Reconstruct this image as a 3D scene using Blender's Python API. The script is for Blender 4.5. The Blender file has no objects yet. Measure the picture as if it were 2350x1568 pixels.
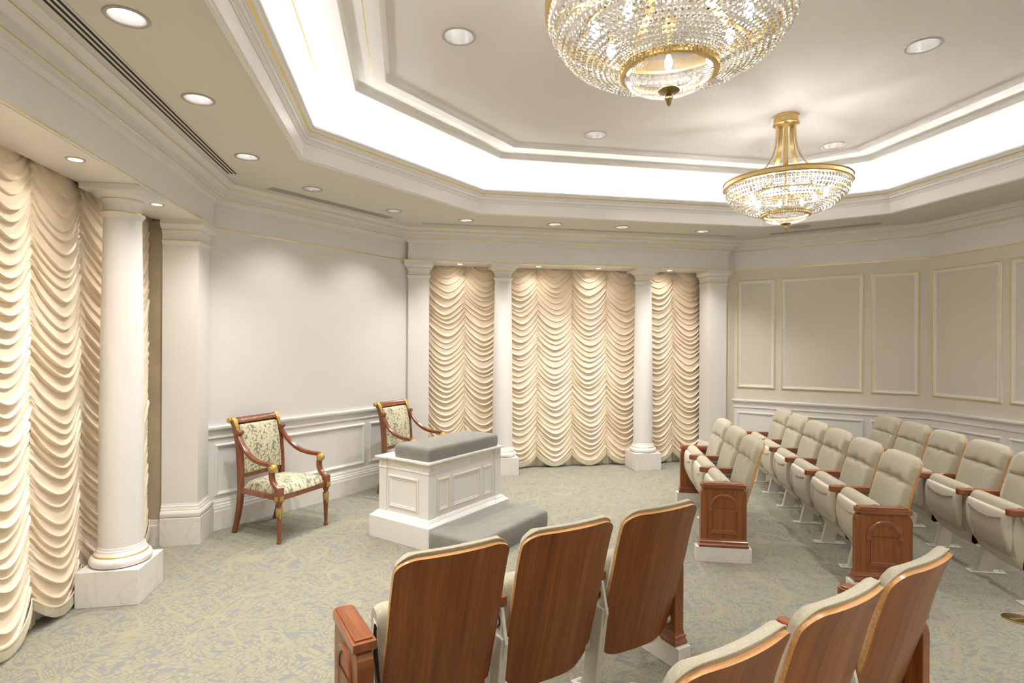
import bpy, bmesh, math, random
import numpy as np
from mathutils import Vector, Matrix

random.seed(7)
np.random.seed(7)
SC = bpy.context.scene
COL = SC.collection
PI = math.pi
S = 2 ** -.5
K = 5.27                       # mirror axis of the room: (x, y) -> (K - y, K - x)

# ------------------------------------------------------------------ materials
MATS = {}


def nodes_of(m):
    m.use_nodes = True
    nt = m.node_tree
    return nt, nt.nodes, nt.links, nt.nodes['Principled BSDF']


def mat(name, col, rough=.5, metal=0., spec=.5, coat=0., sheen=0., bump=0., bscale=80., var=0., vscale=3.):
    m = bpy.data.materials.new(name)
    nt, N, L, b = nodes_of(m)
    b.inputs['Base Color'].default_value = (*col, 1)
    b.inputs['Roughness'].default_value = rough
    b.inputs['Metallic'].default_value = metal
    b.inputs['Specular IOR Level'].default_value = spec
    b.inputs['Coat Weight'].default_value = coat
    b.inputs['Coat Roughness'].default_value = .12
    if sheen:
        b.inputs['Sheen Weight'].default_value = sheen
        b.inputs['Sheen Roughness'].default_value = .4
    tc = N.new('ShaderNodeTexCoord')
    if bump:
        n = N.new('ShaderNodeTexNoise')
        n.inputs['Scale'].default_value = bscale
        n.inputs['Detail'].default_value = 3
        L.new(tc.outputs['Object'], n.inputs['Vector'])
        bp = N.new('ShaderNodeBump')
        bp.inputs['Strength'].default_value = bump
        bp.inputs['Distance'].default_value = .01
        L.new(n.outputs['Fac'], bp.inputs['Height'])
        L.new(bp.outputs['Normal'], b.inputs['Normal'])
    if var:
        n = N.new('ShaderNodeTexNoise')
        n.inputs['Scale'].default_value = vscale
        n.inputs['Detail'].default_value = 4
        L.new(tc.outputs['Object'], n.inputs['Vector'])
        r = ramp(N, [(.3, tuple(c * (1 - var) for c in col)), (.7, tuple(min(1, c * (1 + var)) for c in col))])
        L.new(n.outputs['Fac'], r.inputs['Fac'])
        L.new(r.outputs['Color'], b.inputs['Base Color'])
    MATS[name] = m
    return m


def ramp(N, stops, interp='LINEAR'):
    r = N.new('ShaderNodeValToRGB')
    cr = r.color_ramp
    cr.interpolation = interp
    while len(cr.elements) < len(stops):
        cr.elements.new(.5)
    for e, (p, c) in zip(cr.elements, stops):
        e.position = p
        e.color = (*c, 1)
    return r


def math_node(N, L, op, a, b=None, clamp=False):
    n = N.new('ShaderNodeMath')
    n.operation = op
    n.use_clamp = clamp
    for i, v in enumerate((a, b)):
        if v is None:
            continue
        if isinstance(v, (int, float)):
            n.inputs[i].default_value = v
        else:
            L.new(v, n.inputs[i])
    return n.outputs[0]


def mix_col(N, L, fac, a, b):
    n = N.new('ShaderNodeMix')
    n.data_type = 'RGBA'
    for i, v in ((0, fac), (6, a), (7, b)):
        if isinstance(v, (int, float)):
            n.inputs[i].default_value = v
        elif isinstance(v, tuple):
            n.inputs[i].default_value = (*v, 1)
        else:
            L.new(v, n.inputs[i])
    return n.outputs[2]


def emis(name, col, strength, sample=True):
    m = bpy.data.materials.new(name)
    m.use_nodes = True
    nt = m.node_tree
    nt.nodes.clear()
    e = nt.nodes.new('ShaderNodeEmission')
    e.inputs[0].default_value = (*col, 1)
    e.inputs[1].default_value = strength
    o = nt.nodes.new('ShaderNodeOutputMaterial')
    nt.links.new(e.outputs[0], o.inputs[0])
    if not sample:
        m.cycles.emission_sampling = 'NONE'
    MATS[name] = m
    return m


WHITE = mat('white_paint', (.80, .775, .735), .38, spec=.4)
WALLW = mat('white_wall_paint', (.78, .75, .71), .55, spec=.35, var=.01, vscale=.8)
SOFFIT = mat('soffit_paint', (.70, .672, .595), .75, spec=.2)
CEIL = mat('ceiling_paint', (.74, .70, .665), .8, spec=.2)
COVE = mat('cove_paint', (.86, .85, .83), .7, spec=.2)
BEIGE = mat('beige_wall_fabric', (.74, .675, .565), .8, spec=.2, bump=.08, bscale=350)
PANELB = mat('beige_panel_fabric', (.715, .65, .545), .85, spec=.2, bump=.12, bscale=420)
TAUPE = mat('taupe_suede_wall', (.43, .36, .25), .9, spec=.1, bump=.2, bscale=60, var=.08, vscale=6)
GOLD = mat('gilding', (.80, .62, .23), .36, .65)
LEAF = mat('gold_leaf', (.66, .46, .13), .36, .85, bump=.6, bscale=140)
BRASS = mat('satin_brass', (.66, .49, .22), .28, 1.)
DBRASS = mat('aged_brass', (.33, .24, .10), .3, 1.)
PLASTIC = mat('cream_plastic', (.66, .60, .49), .42, spec=.4, bump=.04, bscale=300)
STEEL = mat('cream_painted_steel', (.66, .62, .53), .35, spec=.4)
DARK = mat('dark_void', (.012, .011, .009), .7)
BLACK = mat('black_rubber', (.015, .015, .015), .45)
GREYV = mat('grey_velvet', (.235, .225, .195), .85, spec=.15, sheen=.55, var=.07, vscale=14)
SPEAK = mat('speaker_grille', (.46, .44, .39), .7, bump=.3, bscale=500)
FRINGE = mat('fringe_thread', (.86, .76, .55), .6, spec=.3)
RING = mat('downlight_trim', (.42, .38, .33), .35, spec=.5)
REFL = mat('satin_reflector', (.86, .86, .86), .22, .65)
GLINT = mat('steel_bolt', (.7, .68, .62), .3, 1.)
LAMP = emis('lamp_glow', (1., .97, .93), 16., False)
LAMPC = emis('ceiling_lamp_glow', (1., .97, .93), 5., False)
MINI = emis('accent_lamp_glow', (1., .94, .85), 12., False)
LED = emis('cove_led_glow', (.97, .97, 1.), 9.)
BULB = emis('bulb_glow', (1., .95, .88), 45., False)


def lamp(x, y, z, power, r, col=(1., .975, .94), spread=170, kind='AREA'):
    l = bpy.data.lights.new('lamp_light', kind)
    l.energy = power
    l.color = col
    if kind == 'AREA':
        l.shape = 'DISK'
        l.size = 2 * r
        l.spread = math.radians(spread)
    else:
        l.shadow_soft_size = r
        if kind == 'SPOT':
            l.spot_size = math.radians(spread)
            l.spot_blend = 1.
    o = bpy.data.objects.new('lamp_light', l)
    COL.objects.link(o)
    o.location = (x, y, z)
    return o


def satin():
    m = bpy.data.materials.new('peach_satin')
    nt, N, L, b = nodes_of(m)
    tc = N.new('ShaderNodeTexCoord')
    n = N.new('ShaderNodeTexNoise')
    n.inputs['Scale'].default_value = 5
    n.inputs['Detail'].default_value = 3
    L.new(tc.outputs['Object'], n.inputs['Vector'])
    r = ramp(N, [(.3, (.87, .70, .505)), (.7, (.89, .735, .545))])
    L.new(n.outputs['Fac'], r.inputs['Fac'])
    L.new(r.outputs['Color'], b.inputs['Base Color'])
    b.inputs['Roughness'].default_value = .30
    b.inputs['Specular IOR Level'].default_value = .6
    b.inputs['Sheen Weight'].default_value = .25
    n2 = N.new('ShaderNodeTexNoise')
    n2.inputs['Scale'].default_value = 22
    n2.inputs['Detail'].default_value = 4
    L.new(tc.outputs['Object'], n2.inputs['Vector'])
    bp = N.new('ShaderNodeBump')
    bp.inputs['Strength'].default_value = .16
    bp.inputs['Distance'].default_value = .012
    L.new(n2.outputs['Fac'], bp.inputs['Height'])
    L.new(bp.outputs['Normal'], b.inputs['Normal'])
    return m


SATIN = satin()
LINER = mat('pale_liner_satin', (.90, .80, .67), .35, spec=.5, bump=.3, bscale=9)


def wood(name, dark, mid, light, rough=.3, coat=.5, axis='Z', sc=1.):
    m = bpy.data.materials.new(name)
    nt, N, L, b = nodes_of(m)
    tc = N.new('ShaderNodeTexCoord')
    mp = N.new('ShaderNodeMapping')
    st = {'Z': (26, 26, 1.1), 'Y': (26, 1.1, 26), 'X': (1.1, 26, 26), 'BACK': (34, 1.2, .9), 'SIDE': (1.2, 34, .9)}[axis]
    mp.inputs['Scale'].default_value = tuple(v * sc for v in st)
    L.new(tc.outputs['Object'], mp.inputs['Vector'])
    oi = N.new('ShaderNodeObjectInfo')
    ad = N.new('ShaderNodeVectorMath')
    ad.operation = 'ADD'
    L.new(mp.outputs[0], ad.inputs[0])
    rs = N.new('ShaderNodeVectorMath')
    rs.operation = 'SCALE'
    rs.inputs[0].default_value = (37, 11, 5)
    L.new(oi.outputs['Random'], rs.inputs['Scale'])
    L.new(rs.outputs[0], ad.inputs[1])
    n1 = N.new('ShaderNodeTexNoise')
    n1.inputs['Scale'].default_value = 1.
    n1.inputs['Detail'].default_value = 6
    n1.inputs['Roughness'].default_value = .65
    n1.inputs['Distortion'].default_value = .15
    L.new(ad.outputs[0], n1.inputs['Vector'])
    r = ramp(N, [(.28, dark), (.5, mid), (.74, light)])
    L.new(n1.outputs['Fac'], r.inputs['Fac'])
    n2 = N.new('ShaderNodeTexNoise')
    n2.inputs['Scale'].default_value = 7.
    n2.inputs['Detail'].default_value = 3
    L.new(ad.outputs[0], n2.inputs['Vector'])
    r2 = ramp(N, [(.35, (.78, .78, .78)), (.65, (1.08, 1.08, 1.08))])
    L.new(n2.outputs['Fac'], r2.inputs['Fac'])
    mx = N.new('ShaderNodeMix')
    mx.data_type = 'RGBA'
    mx.blend_type = 'MULTIPLY'
    mx.inputs[0].default_value = 1
    L.new(r.outputs['Color'], mx.inputs[6])
    L.new(r2.outputs['Color'], mx.inputs[7])
    L.new(mx.outputs[2], b.inputs['Base Color'])
    b.inputs['Roughness'].default_value = rough
    b.inputs['Coat Weight'].default_value = coat
    b.inputs['Coat Roughness'].default_value = .2
    return m


WOOD = wood('walnut_veneer', (.165, .043, .006), (.275, .080, .012), (.39, .130, .024), .40, .12, 'BACK')
WOODP = wood('walnut_panel', (.165, .044, .007), (.265, .078, .014), (.37, .120, .026), .40, .15, 'SIDE')
WOODY = wood('cherry_wood', (.19, .050, .014), (.28, .080, .022), (.37, .12, .036), .3, .5, 'Y')
PLY = wood('beech_ply_edge', (.55, .26, .085), (.66, .34, .125), (.74, .42, .18), .4, .3, 'X', .6)
MAHOG = wood('mahogany', (.15, .036, .010), (.23, .060, .016), (.32, .10, .030), .25, .6)


def marble():
    m = bpy.data.materials.new('white_marble')
    nt, N, L, b = nodes_of(m)
    tc = N.new('ShaderNodeTexCoord')
    n = N.new('ShaderNodeTexNoise')
    n.inputs['Scale'].default_value = 3.2
    n.inputs['Detail'].default_value = 5
    n.inputs['Distortion'].default_value = 1.6
    L.new(tc.outputs['Object'], n.inputs['Vector'])
    d = math_node(N, L, 'ABSOLUTE', math_node(N, L, 'SUBTRACT', n.outputs['Fac'], .5))
    r = ramp(N, [(0., (.73, .665, .58)), (.012, (.775, .73, .67)), (.05, (.80, .765, .72))])
    L.new(d, r.inputs['Fac'])
    L.new(r.outputs['Color'], b.inputs['Base Color'])
    b.inputs['Roughness'].default_value = .22
    return m


MARBLE = marble()


def carpet():
    m = bpy.data.materials.new('leaf_carpet')
    nt, N, L, b = nodes_of(m)
    tc = N.new('ShaderNodeTexCoord')
    w = N.new('ShaderNodeTexNoise')
    w.inputs['Scale'].default_value = 2.6
    w.inputs['Detail'].default_value = 1
    L.new(tc.outputs['Object'], w.inputs['Vector'])
    sub = N.new('ShaderNodeVectorMath')
    sub.operation = 'SUBTRACT'
    L.new(w.outputs['Color'], sub.inputs[0])
    sub.inputs[1].default_value = (.5, .5, .5)
    scl = N.new('ShaderNodeVectorMath')
    scl.operation = 'SCALE'
    scl.inputs['Scale'].default_value = .34
    L.new(sub.outputs[0], scl.inputs[0])
    add = N.new('ShaderNodeVectorMath')
    add.operation = 'ADD'
    L.new(tc.outputs['Object'], add.inputs[0])
    L.new(scl.outputs[0], add.inputs[1])
    # small wobble for ragged leaf edges
    w2 = N.new('ShaderNodeTexNoise')
    w2.inputs['Scale'].default_value = 60
    L.new(tc.outputs['Object'], w2.inputs['Vector'])

    def leaves(rot, sx, sy, off):
        mp = N.new('ShaderNodeMapping')
        mp.inputs['Rotation'].default_value = (0, 0, rot)
        mp.inputs['Location'].default_value = off
        L.new(add.outputs[0], mp.inputs['Vector'])
        mp2 = N.new('ShaderNodeMapping')
        mp2.inputs['Scale'].default_value = (sx, sy, 1)
        L.new(mp.outputs[0], mp2.inputs['Vector'])
        vc = N.new('ShaderNodeTexVoronoi')
        vc.voronoi_dimensions = '2D'
        vc.inputs['Scale'].default_value = 1
        vc.inputs['Randomness'].default_value = .72
        L.new(mp2.outputs[0], vc.inputs['Vector'])
        v = N.new('ShaderNodeTexVoronoi')
        v.feature = 'DISTANCE_TO_EDGE'
        v.voronoi_dimensions = '2D'
        v.inputs['Scale'].default_value = 1
        v.inputs['Randomness'].default_value = .72
        L.new(mp2.outputs[0], v.inputs['Vector'])
        jit = math_node(N, L, 'MULTIPLY', math_node(N, L, 'SUBTRACT', w2.outputs['Fac'], .5), .16)
        e = math_node(N, L, 'ADD', v.outputs['Distance'], jit)
        mr = N.new('ShaderNodeMapRange')
        mr.interpolation_type = 'SMOOTHSTEP'
        mr.inputs['From Min'].default_value = .0
        mr.inputs['From Max'].default_value = .20
        L.new(e, mr.inputs['Value'])
        # blank out some cells: the ground shows there
        sp = N.new('ShaderNodeSeparateColor')
        L.new(vc.outputs['Color'], sp.inputs[0])
        keep = math_node(N, L, 'GREATER_THAN', sp.outputs[0], .17)
        return math_node(N, L, 'MULTIPLY', mr.outputs[0], keep)

    l1 = leaves(.5, 22., 50., (0, 0, 0))
    l2 = leaves(-.75, 23., 49., (3.3, 1.7, 0))
    # which of the two leaf directions shows where
    sel = N.new('ShaderNodeTexNoise')
    sel.inputs['Scale'].default_value = 7.5
    sel.inputs['Detail'].default_value = 0
    L.new(tc.outputs['Object'], sel.inputs['Vector'])
    sr = ramp(N, [(.485, (0, 0, 0)), (.515, (1, 1, 1))])
    L.new(sel.outputs['Fac'], sr.inputs['Fac'])
    lf = mix_col(N, L, sr.outputs['Color'], l1, l2)
    # vine stems
    st = N.new('ShaderNodeTexNoise')
    st.inputs['Scale'].default_value = 2.1
    st.inputs['Detail'].default_value = 1.2
    st.inputs['Distortion'].default_value = .6
    L.new(tc.outputs['Object'], st.inputs['Vector'])
    fr = math_node(N, L, 'FRACT', math_node(N, L, 'MULTIPLY', st.outputs['Fac'], 5.0))
    sd = math_node(N, L, 'ABSOLUTE', math_node(N, L, 'SUBTRACT', fr, .5))
    stem = N.new('ShaderNodeMapRange')
    stem.inputs['From Min'].default_value = .06
    stem.inputs['From Max'].default_value = .04
    L.new(sd, stem.inputs['Value'])
    mask = math_node(N, L, 'MAXIMUM', lf, stem.outputs[0])
    g = N.new('ShaderNodeTexNoise')
    g.inputs['Scale'].default_value = 260
    g.inputs['Detail'].default_value = 2
    L.new(tc.outputs['Object'], g.inputs['Vector'])
    ground = ramp(N, [(.35, (.165, .168, .155)), (.65, (.265, .268, .255))])
    L.new(g.outputs['Fac'], ground.inputs['Fac'])
    leafc = ramp(N, [(.3, (.275, .25, .165)), (.7, (.36, .33, .225))])
    L.new(g.outputs['Fac'], leafc.inputs['Fac'])
    L.new(mix_col(N, L, mask, ground.outputs['Color'], leafc.outputs['Color']), b.inputs['Base Color'])
    b.inputs['Roughness'].default_value = .95
    b.inputs['Specular IOR Level'].default_value = .1
    b.inputs['Sheen Weight'].default_value = .2
    h = math_node(N, L, 'ADD', math_node(N, L, 'MULTIPLY', mask, .6), math_node(N, L, 'MULTIPLY', g.outputs['Fac'], .6))
    bp = N.new('ShaderNodeBump')
    bp.inputs['Strength'].default_value = .5
    bp.inputs['Distance'].default_value = .006
    L.new(h, bp.inputs['Height'])
    L.new(bp.outputs['Normal'], b.inputs['Normal'])
    return m


CARPET = carpet()


def seat_fabric():
    m = bpy.data.materials.new('scroll_upholstery')
    nt, N, L, b = nodes_of(m)
    tc = N.new('ShaderNodeTexCoord')
    v = N.new('ShaderNodeTexVoronoi')
    v.inputs['Scale'].default_value = 62
    L.new(tc.outputs['Object'], v.inputs['Vector'])
    rg = math_node(N, L, 'FRACT', math_node(N, L, 'MULTIPLY', v.outputs['Distance'], 2.6))
    ln = math_node(N, L, 'ABSOLUTE', math_node(N, L, 'SUBTRACT', rg, .5))
    mr = N.new('ShaderNodeMapRange')
    mr.inputs['From Min'].default_value = .20
    mr.inputs['From Max'].default_value = .10
    L.new(ln, mr.inputs['Value'])
    n = N.new('ShaderNodeTexNoise')
    n.inputs['Scale'].default_value = 60
    L.new(tc.outputs['Object'], n.inputs['Vector'])
    k = math_node(N, L, 'MULTIPLY', mr.outputs[0], math_node(N, L, 'GREATER_THAN', n.outputs['Fac'], .45))
    L.new(mix_col(N, L, k, (.44, .395, .28), (.51, .465, .35)), b.inputs['Base Color'])
    b.inputs['Roughness'].default_value = .88
    b.inputs['Specular IOR Level'].default_value = .2
    b.inputs['Sheen Weight'].default_value = .3
    w = N.new('ShaderNodeTexNoise')
    w.inputs['Scale'].default_value = 500
    L.new(tc.outputs['Object'], w.inputs['Vector'])
    bp = N.new('ShaderNodeBump')
    bp.inputs['Strength'].default_value = .25
    bp.inputs['Distance'].default_value = .004
    L.new(w.outputs['Fac'], bp.inputs['Height'])
    L.new(bp.outputs['Normal'], b.inputs['Normal'])
    return m


FABRIC = seat_fabric()


def brocade():
    """woven leaf pattern, driven by the colour attribute the cushions carry"""
    m = bpy.data.materials.new('leaf_brocade')
    nt, N, L, b = nodes_of(m)
    at = N.new('ShaderNodeAttribute')
    at.attribute_name = 'pattern'
    sp = N.new('ShaderNodeSeparateColor')
    L.new(at.outputs['Color'], sp.inputs[0])
    c = mix_col(N, L, sp.outputs[0], (.205, .225, .165), (.60, .53, .335))
    c2 = mix_col(N, L, sp.outputs[1], c, (.72, .66, .48))
    L.new(c2, b.inputs['Base Color'])
    b.inputs['Roughness'].default_value = .55
    b.inputs['Sheen Weight'].default_value = .3
    bp = N.new('ShaderNodeBump')
    bp.inputs['Strength'].default_value = .5
    bp.inputs['Distance'].default_value = .004
    L.new(sp.outputs[0], bp.inputs['Height'])
    L.new(bp.outputs['Normal'], b.inputs['Normal'])
    return m


BROCADE = brocade()


def crystal():
    m = bpy.data.materials.new('cut_crystal')
    m.use_nodes = True
    nt = m.node_tree
    N, L = nt.nodes, nt.links
    N.clear()
    o = N.new('ShaderNodeOutputMaterial')
    tr = N.new('ShaderNodeBsdfTransparent')
    tr.inputs[0].default_value = (.97, .97, .97, 1)
    gl = N.new('ShaderNodeBsdfGlossy')
    gl.inputs[0].default_value = (1, 1, 1, 1)
    gl.inputs['Roughness'].default_value = .06
    rf = N.new('ShaderNodeBsdfRefraction')
    rf.inputs[0].default_value = (1, 1, 1, 1)
    rf.inputs['Roughness'].default_value = .03
    rf.inputs['IOR'].default_value = 1.5
    fr = N.new('ShaderNodeFresnel')
    fr.inputs['IOR'].default_value = 1.9
    m1 = N.new('ShaderNodeMixShader')
    m1.inputs[0].default_value = .72
    L.new(tr.outputs[0], m1.inputs[1])
    L.new(rf.outputs[0], m1.inputs[2])
    m2 = N.new('ShaderNodeMixShader')
    L.new(math_node(N, L, 'ADD', fr.outputs[0], .22, True), m2.inputs[0])
    L.new(m1.outputs[0], m2.inputs[1])
    L.new(gl.outputs[0], m2.inputs[2])
    L.new(m2.outputs[0], o.inputs[0])
    return m


CRYSTAL = crystal()


def dome_glass():
    m = bpy.data.materials.new('prismatic_glass')
    m.use_nodes = True
    nt = m.node_tree
    N, L = nt.nodes, nt.links
    N.clear()
    o = N.new('ShaderNodeOutputMaterial')
    tr = N.new('ShaderNodeBsdfTransparent')
    tl = N.new('ShaderNodeBsdfTranslucent')
    tl.inputs[0].default_value = (.95, .93, .9, 1)
    gl = N.new('ShaderNodeBsdfGlossy')
    gl.inputs['Roughness'].default_value = .18
    m1 = N.new('ShaderNodeMixShader')
    m1.inputs[0].default_value = .14
    L.new(tr.outputs[0], m1.inputs[1])
    L.new(tl.outputs[0], m1.inputs[2])
    m2 = N.new('ShaderNodeMixShader')
    m2.inputs[0].default_value = .25
    L.new(m1.outputs[0], m2.inputs[1])
    L.new(gl.outputs[0], m2.inputs[2])
    L.new(m2.outputs[0], o.inputs[0])
    return m


DOME = dome_glass()


# ------------------------------------------------------------------ mesh builder
class MB:
    def __init__(s):
        s.v, s.f, s.m = [], [], []

    def add(s, vs, fs, mi=0):
        o = len(s.v)
        s.v += [tuple(p) for p in vs]
        s.f += [tuple(i + o for i in f) for f in fs]
        s.m += [mi] * len(fs) if isinstance(mi, int) else list(mi)

    def box(s, x0, x1, y0, y1, z0, z1, mi=0, M=None):
        vs = [(x, y, z) for z in (z0, z1) for y in (y0, y1) for x in (x0, x1)]
        if M is not None:
            vs = [M @ Vector(p) for p in vs]
        s.add(vs, [(0, 2, 3, 1), (4, 5, 7, 6), (0, 1, 5, 4), (2, 6, 7, 3), (0, 4, 6, 2), (1, 3, 7, 5)], mi)

    def lathe(s, prof, c=(0, 0, 0), seg=32, mats=None, M=None, caps=True, rmod=None):
        n = len(prof)
        vs = []
        for j in range(seg):
            a = 2 * PI * j / seg
            for r, z in prof:
                rr = r * (rmod(a, z) if rmod else 1)
                p = Vector((rr * math.cos(a), rr * math.sin(a), z))
                if M is not None:
                    p = M @ p
                vs.append((p.x + c[0], p.y + c[1], p.z + c[2]))
        fs, ms = [], []
        for j in range(seg):
            k = (j + 1) % seg
            for i in range(n - 1):
                fs.append((j * n + i, k * n + i, k * n + i + 1, j * n + i + 1))
                ms.append(mats[i] if mats else 0)
        if caps:
            for i in (0, n - 1):
                if prof[i][0] > 1e-5:
                    ring = [j * n + i for j in range(seg)]
                    fs.append(tuple(ring[::-1] if i == 0 else ring))
                    ms.append(mats[max(0, i - 1)] if mats else 0)
        s.add(vs, fs, ms)

    def grid(s, pts, nu, nv, cu=False, cv=False, mi=0):
        """pts[i*nv+j]"""
        fs = []
        for i in range(nu if cu else nu - 1):
            for j in range(nv if cv else nv - 1):
                a, b2 = i, (i + 1) % nu
                c, d = j, (j + 1) % nv
                fs.append((a * nv + c, b2 * nv + c, b2 * nv + d, a * nv + d))
        s.add(pts, fs, mi)

    def tube(s, path, sec, mi=0, up=(0, 0, 1), scale=None, closed=False, caps=True):
        """sweep a 2D section (a: sideways, b: towards up) along a 3D path"""
        n, k = len(path), len(sec)
        P = [Vector(p) for p in path]
        vs = []
        U0 = Vector(up)
        for i in range(n):
            if closed:
                t = P[(i + 1) % n] - P[i - 1]
            else:
                t = P[min(i + 1, n - 1)] - P[max(i - 1, 0)]
            t.normalize()
            side = t.cross(U0)
            if side.length < 1e-4:
                side = t.cross(Vector((0, 1, 0.01)))
            side.normalize()
            upv = side.cross(t).normalized()
            sc = scale[i] if scale else 1
            for a, b2 in sec:
                vs.append(P[i] + side * a * sc + upv * b2 * sc)
        fs = []
        for i in range(n if closed else n - 1):
            i2 = (i + 1) % n
            for j in range(k):
                j2 = (j + 1) % k
                fs.append((i * k + j, i * k + j2, i2 * k + j2, i2 * k + j))
        if caps and not closed:
            fs.append(tuple(range(k))[::-1])
            fs.append(tuple((n - 1) * k + j for j in range(k)))
        s.add(vs, fs, mi)

    def prism(s, poly, P, d0, d1, mi=0):
        """poly of (a, b) points, P(a, d, b) -> xyz"""
        n = len(poly)
        vs = [P(a, d0, b2) for a, b2 in poly] + [P(a, d1, b2) for a, b2 in poly]
        fs = [tuple(range(n))[::-1], tuple(range(n, 2 * n))]
        fs += [(i, (i + 1) % n, n + (i + 1) % n, n + i) for i in range(n)]
        s.add(vs, fs, mi)

    def build(s, name, mats, parent=None, smooth=False, bevel=0., kind=None, ang=35, seg=2, recalc=False):
        me = bpy.data.meshes.new(name)
        me.from_pydata([tuple(p) for p in s.v], [], s.f)
        if not isinstance(mats, (list, tuple)):
            mats = [mats]
        for m in mats:
            me.materials.append(m)
        me.polygons.foreach_set('material_index', s.m)
        if recalc:
            bm = bmesh.new()
            bm.from_mesh(me)
            bmesh.ops.recalc_face_normals(bm, faces=bm.faces)
            bm.to_mesh(me)
            bm.free()
        if smooth:
            me.polygons.foreach_set('use_smooth', [True] * len(me.polygons))
            me.set_sharp_from_angle(angle=math.radians(ang))
        me.update()
        o = bpy.data.objects.new(name, me)
        COL.objects.link(o)
        if parent:
            o.parent = parent
        if bevel:
            bv = o.modifiers.new('edge', 'BEVEL')
            bv.width = bevel
            bv.segments = seg
            bv.limit_method = 'ANGLE'
            bv.angle_limit = math.radians(40)
        if kind:
            o['kind'] = kind
        return o


def tag(o, label, cat, group=None, kind=None):
    o['label'] = label
    o['category'] = cat
    if group:
        o['group'] = group
    if kind:
        o['kind'] = kind
    return o


def thing(name, label, cat, loc=(0, 0, 0), rz=0., group=None, kind=None):
    o = bpy.data.objects.new(name, None)
    o.empty_display_size = .1
    COL.objects.link(o)
    o.location = loc
    o.rotation_euler = (0, 0, rz)
    return tag(o, label, cat, group, kind)


def dup(src, loc, rz, label):
    def cp(o, parent):
        c = o.copy()
        COL.objects.link(c)
        if parent:
            c.parent = parent
            c.matrix_parent_inverse = o.matrix_parent_inverse.copy()
        for ch in list(KIDS.get(o.name, [])):
            cp(ch, c)
        return c
    KIDS = {}
    for o in bpy.data.objects:
        if o.parent:
            KIDS.setdefault(o.parent.name, []).append(o)
    r = cp(src, None)
    r.location = loc
    r.rotation_euler = (0, 0, rz)
    r['label'] = label
    return r


TRIM = [0]


def trim(mb, mats, **kw):
    TRIM[0] += 1
    return mb.build('trim_%d' % TRIM[0], mats, kind='structure', **kw)


def catmull(pts, n):
    P = [np.array(p, float) for p in pts]
    P = [2 * P[0] - P[1]] + P + [2 * P[-1] - P[-2]]
    out = []
    m = len(P) - 3
    for i in range(n):
        t = i / (n - 1) * m
        k = min(int(t), m - 1)
        t -= k
        a, b2, c, d = P[k:k + 4]
        out.append(.5 * ((2 * b2) + (c - a) * t + (2 * a - 5 * b2 + 4 * c - d) * t * t + (3 * b2 - a - 3 * c + d) * t ** 3))
    return out


def molding(mb, path, prof, closed=False, mats=None):
    """sweep prof [(offset to the right of the path, z)] along a plan polyline with mitred corners"""
    n, k = len(path), len(prof)
    P = [np.array(p, float) for p in path]

    def rn(i, j):
        d = P[j] - P[i]
        d /= np.hypot(*d)
        return np.array([d[1], -d[0]])
    vs = []
    for i in range(n):
        if closed or 0 < i < n - 1:
            a, b2 = rn((i - 1) % n, i), rn(i, (i + 1) % n)
            m = (a + b2) / (1 + a @ b2)
        elif i == 0:
            m = rn(0, 1)
        else:
            m = rn(n - 2, n - 1)
        for d, z in prof:
            q = P[i] + m * d
            vs.append((q[0], q[1], z))
    fs, ms = [], []
    for i in range(n if closed else n - 1):
        i2 = (i + 1) % n
        for j in range(k - 1):
            fs.append((i * k + j, i2 * k + j, i2 * k + j + 1, i * k + j + 1))
            ms.append(mats[j] if mats else 0)
    mb.add(vs, fs, ms)


def rect_frame(mb, P, a0, a1, z0, z1, prof, mats=None):
    """mitred rectangular frame on a wall. prof: [(inward distance, protrusion)]; P(a, d, z)"""
    cs = [(a0, z0, 1, 1), (a1, z0, -1, 1), (a1, z1, -1, -1), (a0, z1, 1, -1)]
    if a1 < a0:
        cs = [(a, z, -sa, sz) for a, z, sa, sz in cs]
    k = len(prof)
    vs = [P(a + sa * t, d, z + sz * t) for a, z, sa, sz in cs for t, d in prof]
    fs, ms = [], []
    for i in range(4):
        i2 = (i + 1) % 4
        for j in range(k - 1):
            fs.append((i * k + j, i2 * k + j, i2 * k + j + 1, i * k + j + 1))
            ms.append(mats[j] if mats else 0)
    mb.add(vs, fs, ms)


# wall frames: P(s, d, z) with d towards the room
def PB(c=-4.96):
    return lambda s_, d, z: (s_ * S + (c + d) * S, s_ * S - (c + d) * S, z)


def PD(c=8.03):
    return lambda s_, d, z: (s_ * S + (c - d) * S, -s_ * S + (c - d) * S, z)


def PE(x=5.86):
    return lambda s_, d, z: (x - d, s_, z)


ZC, ZT, ZF = 3.03, 3.575, 2.655        # soffit, centre ceiling, frieze bottom

# ------------------------------------------------------------------ camera
F_, T_, RO_ = 1296.7, math.radians(10.40), math.radians(.259)
_rt, _up, FW = Vector((math.cos(T_), -math.sin(T_), 0)), Vector((0, 0, 1)), Vector((math.sin(T_), math.cos(T_), 0))
RT = _rt * math.cos(RO_) + _up * math.sin(RO_)
UP = -_rt * math.sin(RO_) + _up * math.cos(RO_)
cam = bpy.data.cameras.new('camera')
cam.sensor_width = 36
cam.lens = F_ / 2350 * 36
cam.shift_y = 4.4 / 2350
cam.clip_start = .05
co = bpy.data.objects.new('camera', cam)
COL.objects.link(co)
co.matrix_world = Matrix(((RT.x, UP.x, -FW.x, 0), (RT.y, UP.y, -FW.y, 0), (RT.z, UP.z, -FW.z, 1.65), (0, 0, 0, 1)))
SC.camera = co

# ------------------------------------------------------------------ room shell
A_, B_, C_, D_, E_ = -1.665, -4.96, 6.935, 8.03, 5.86
S_, SW_, SE_ = -.59, -.577, 3.5


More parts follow.
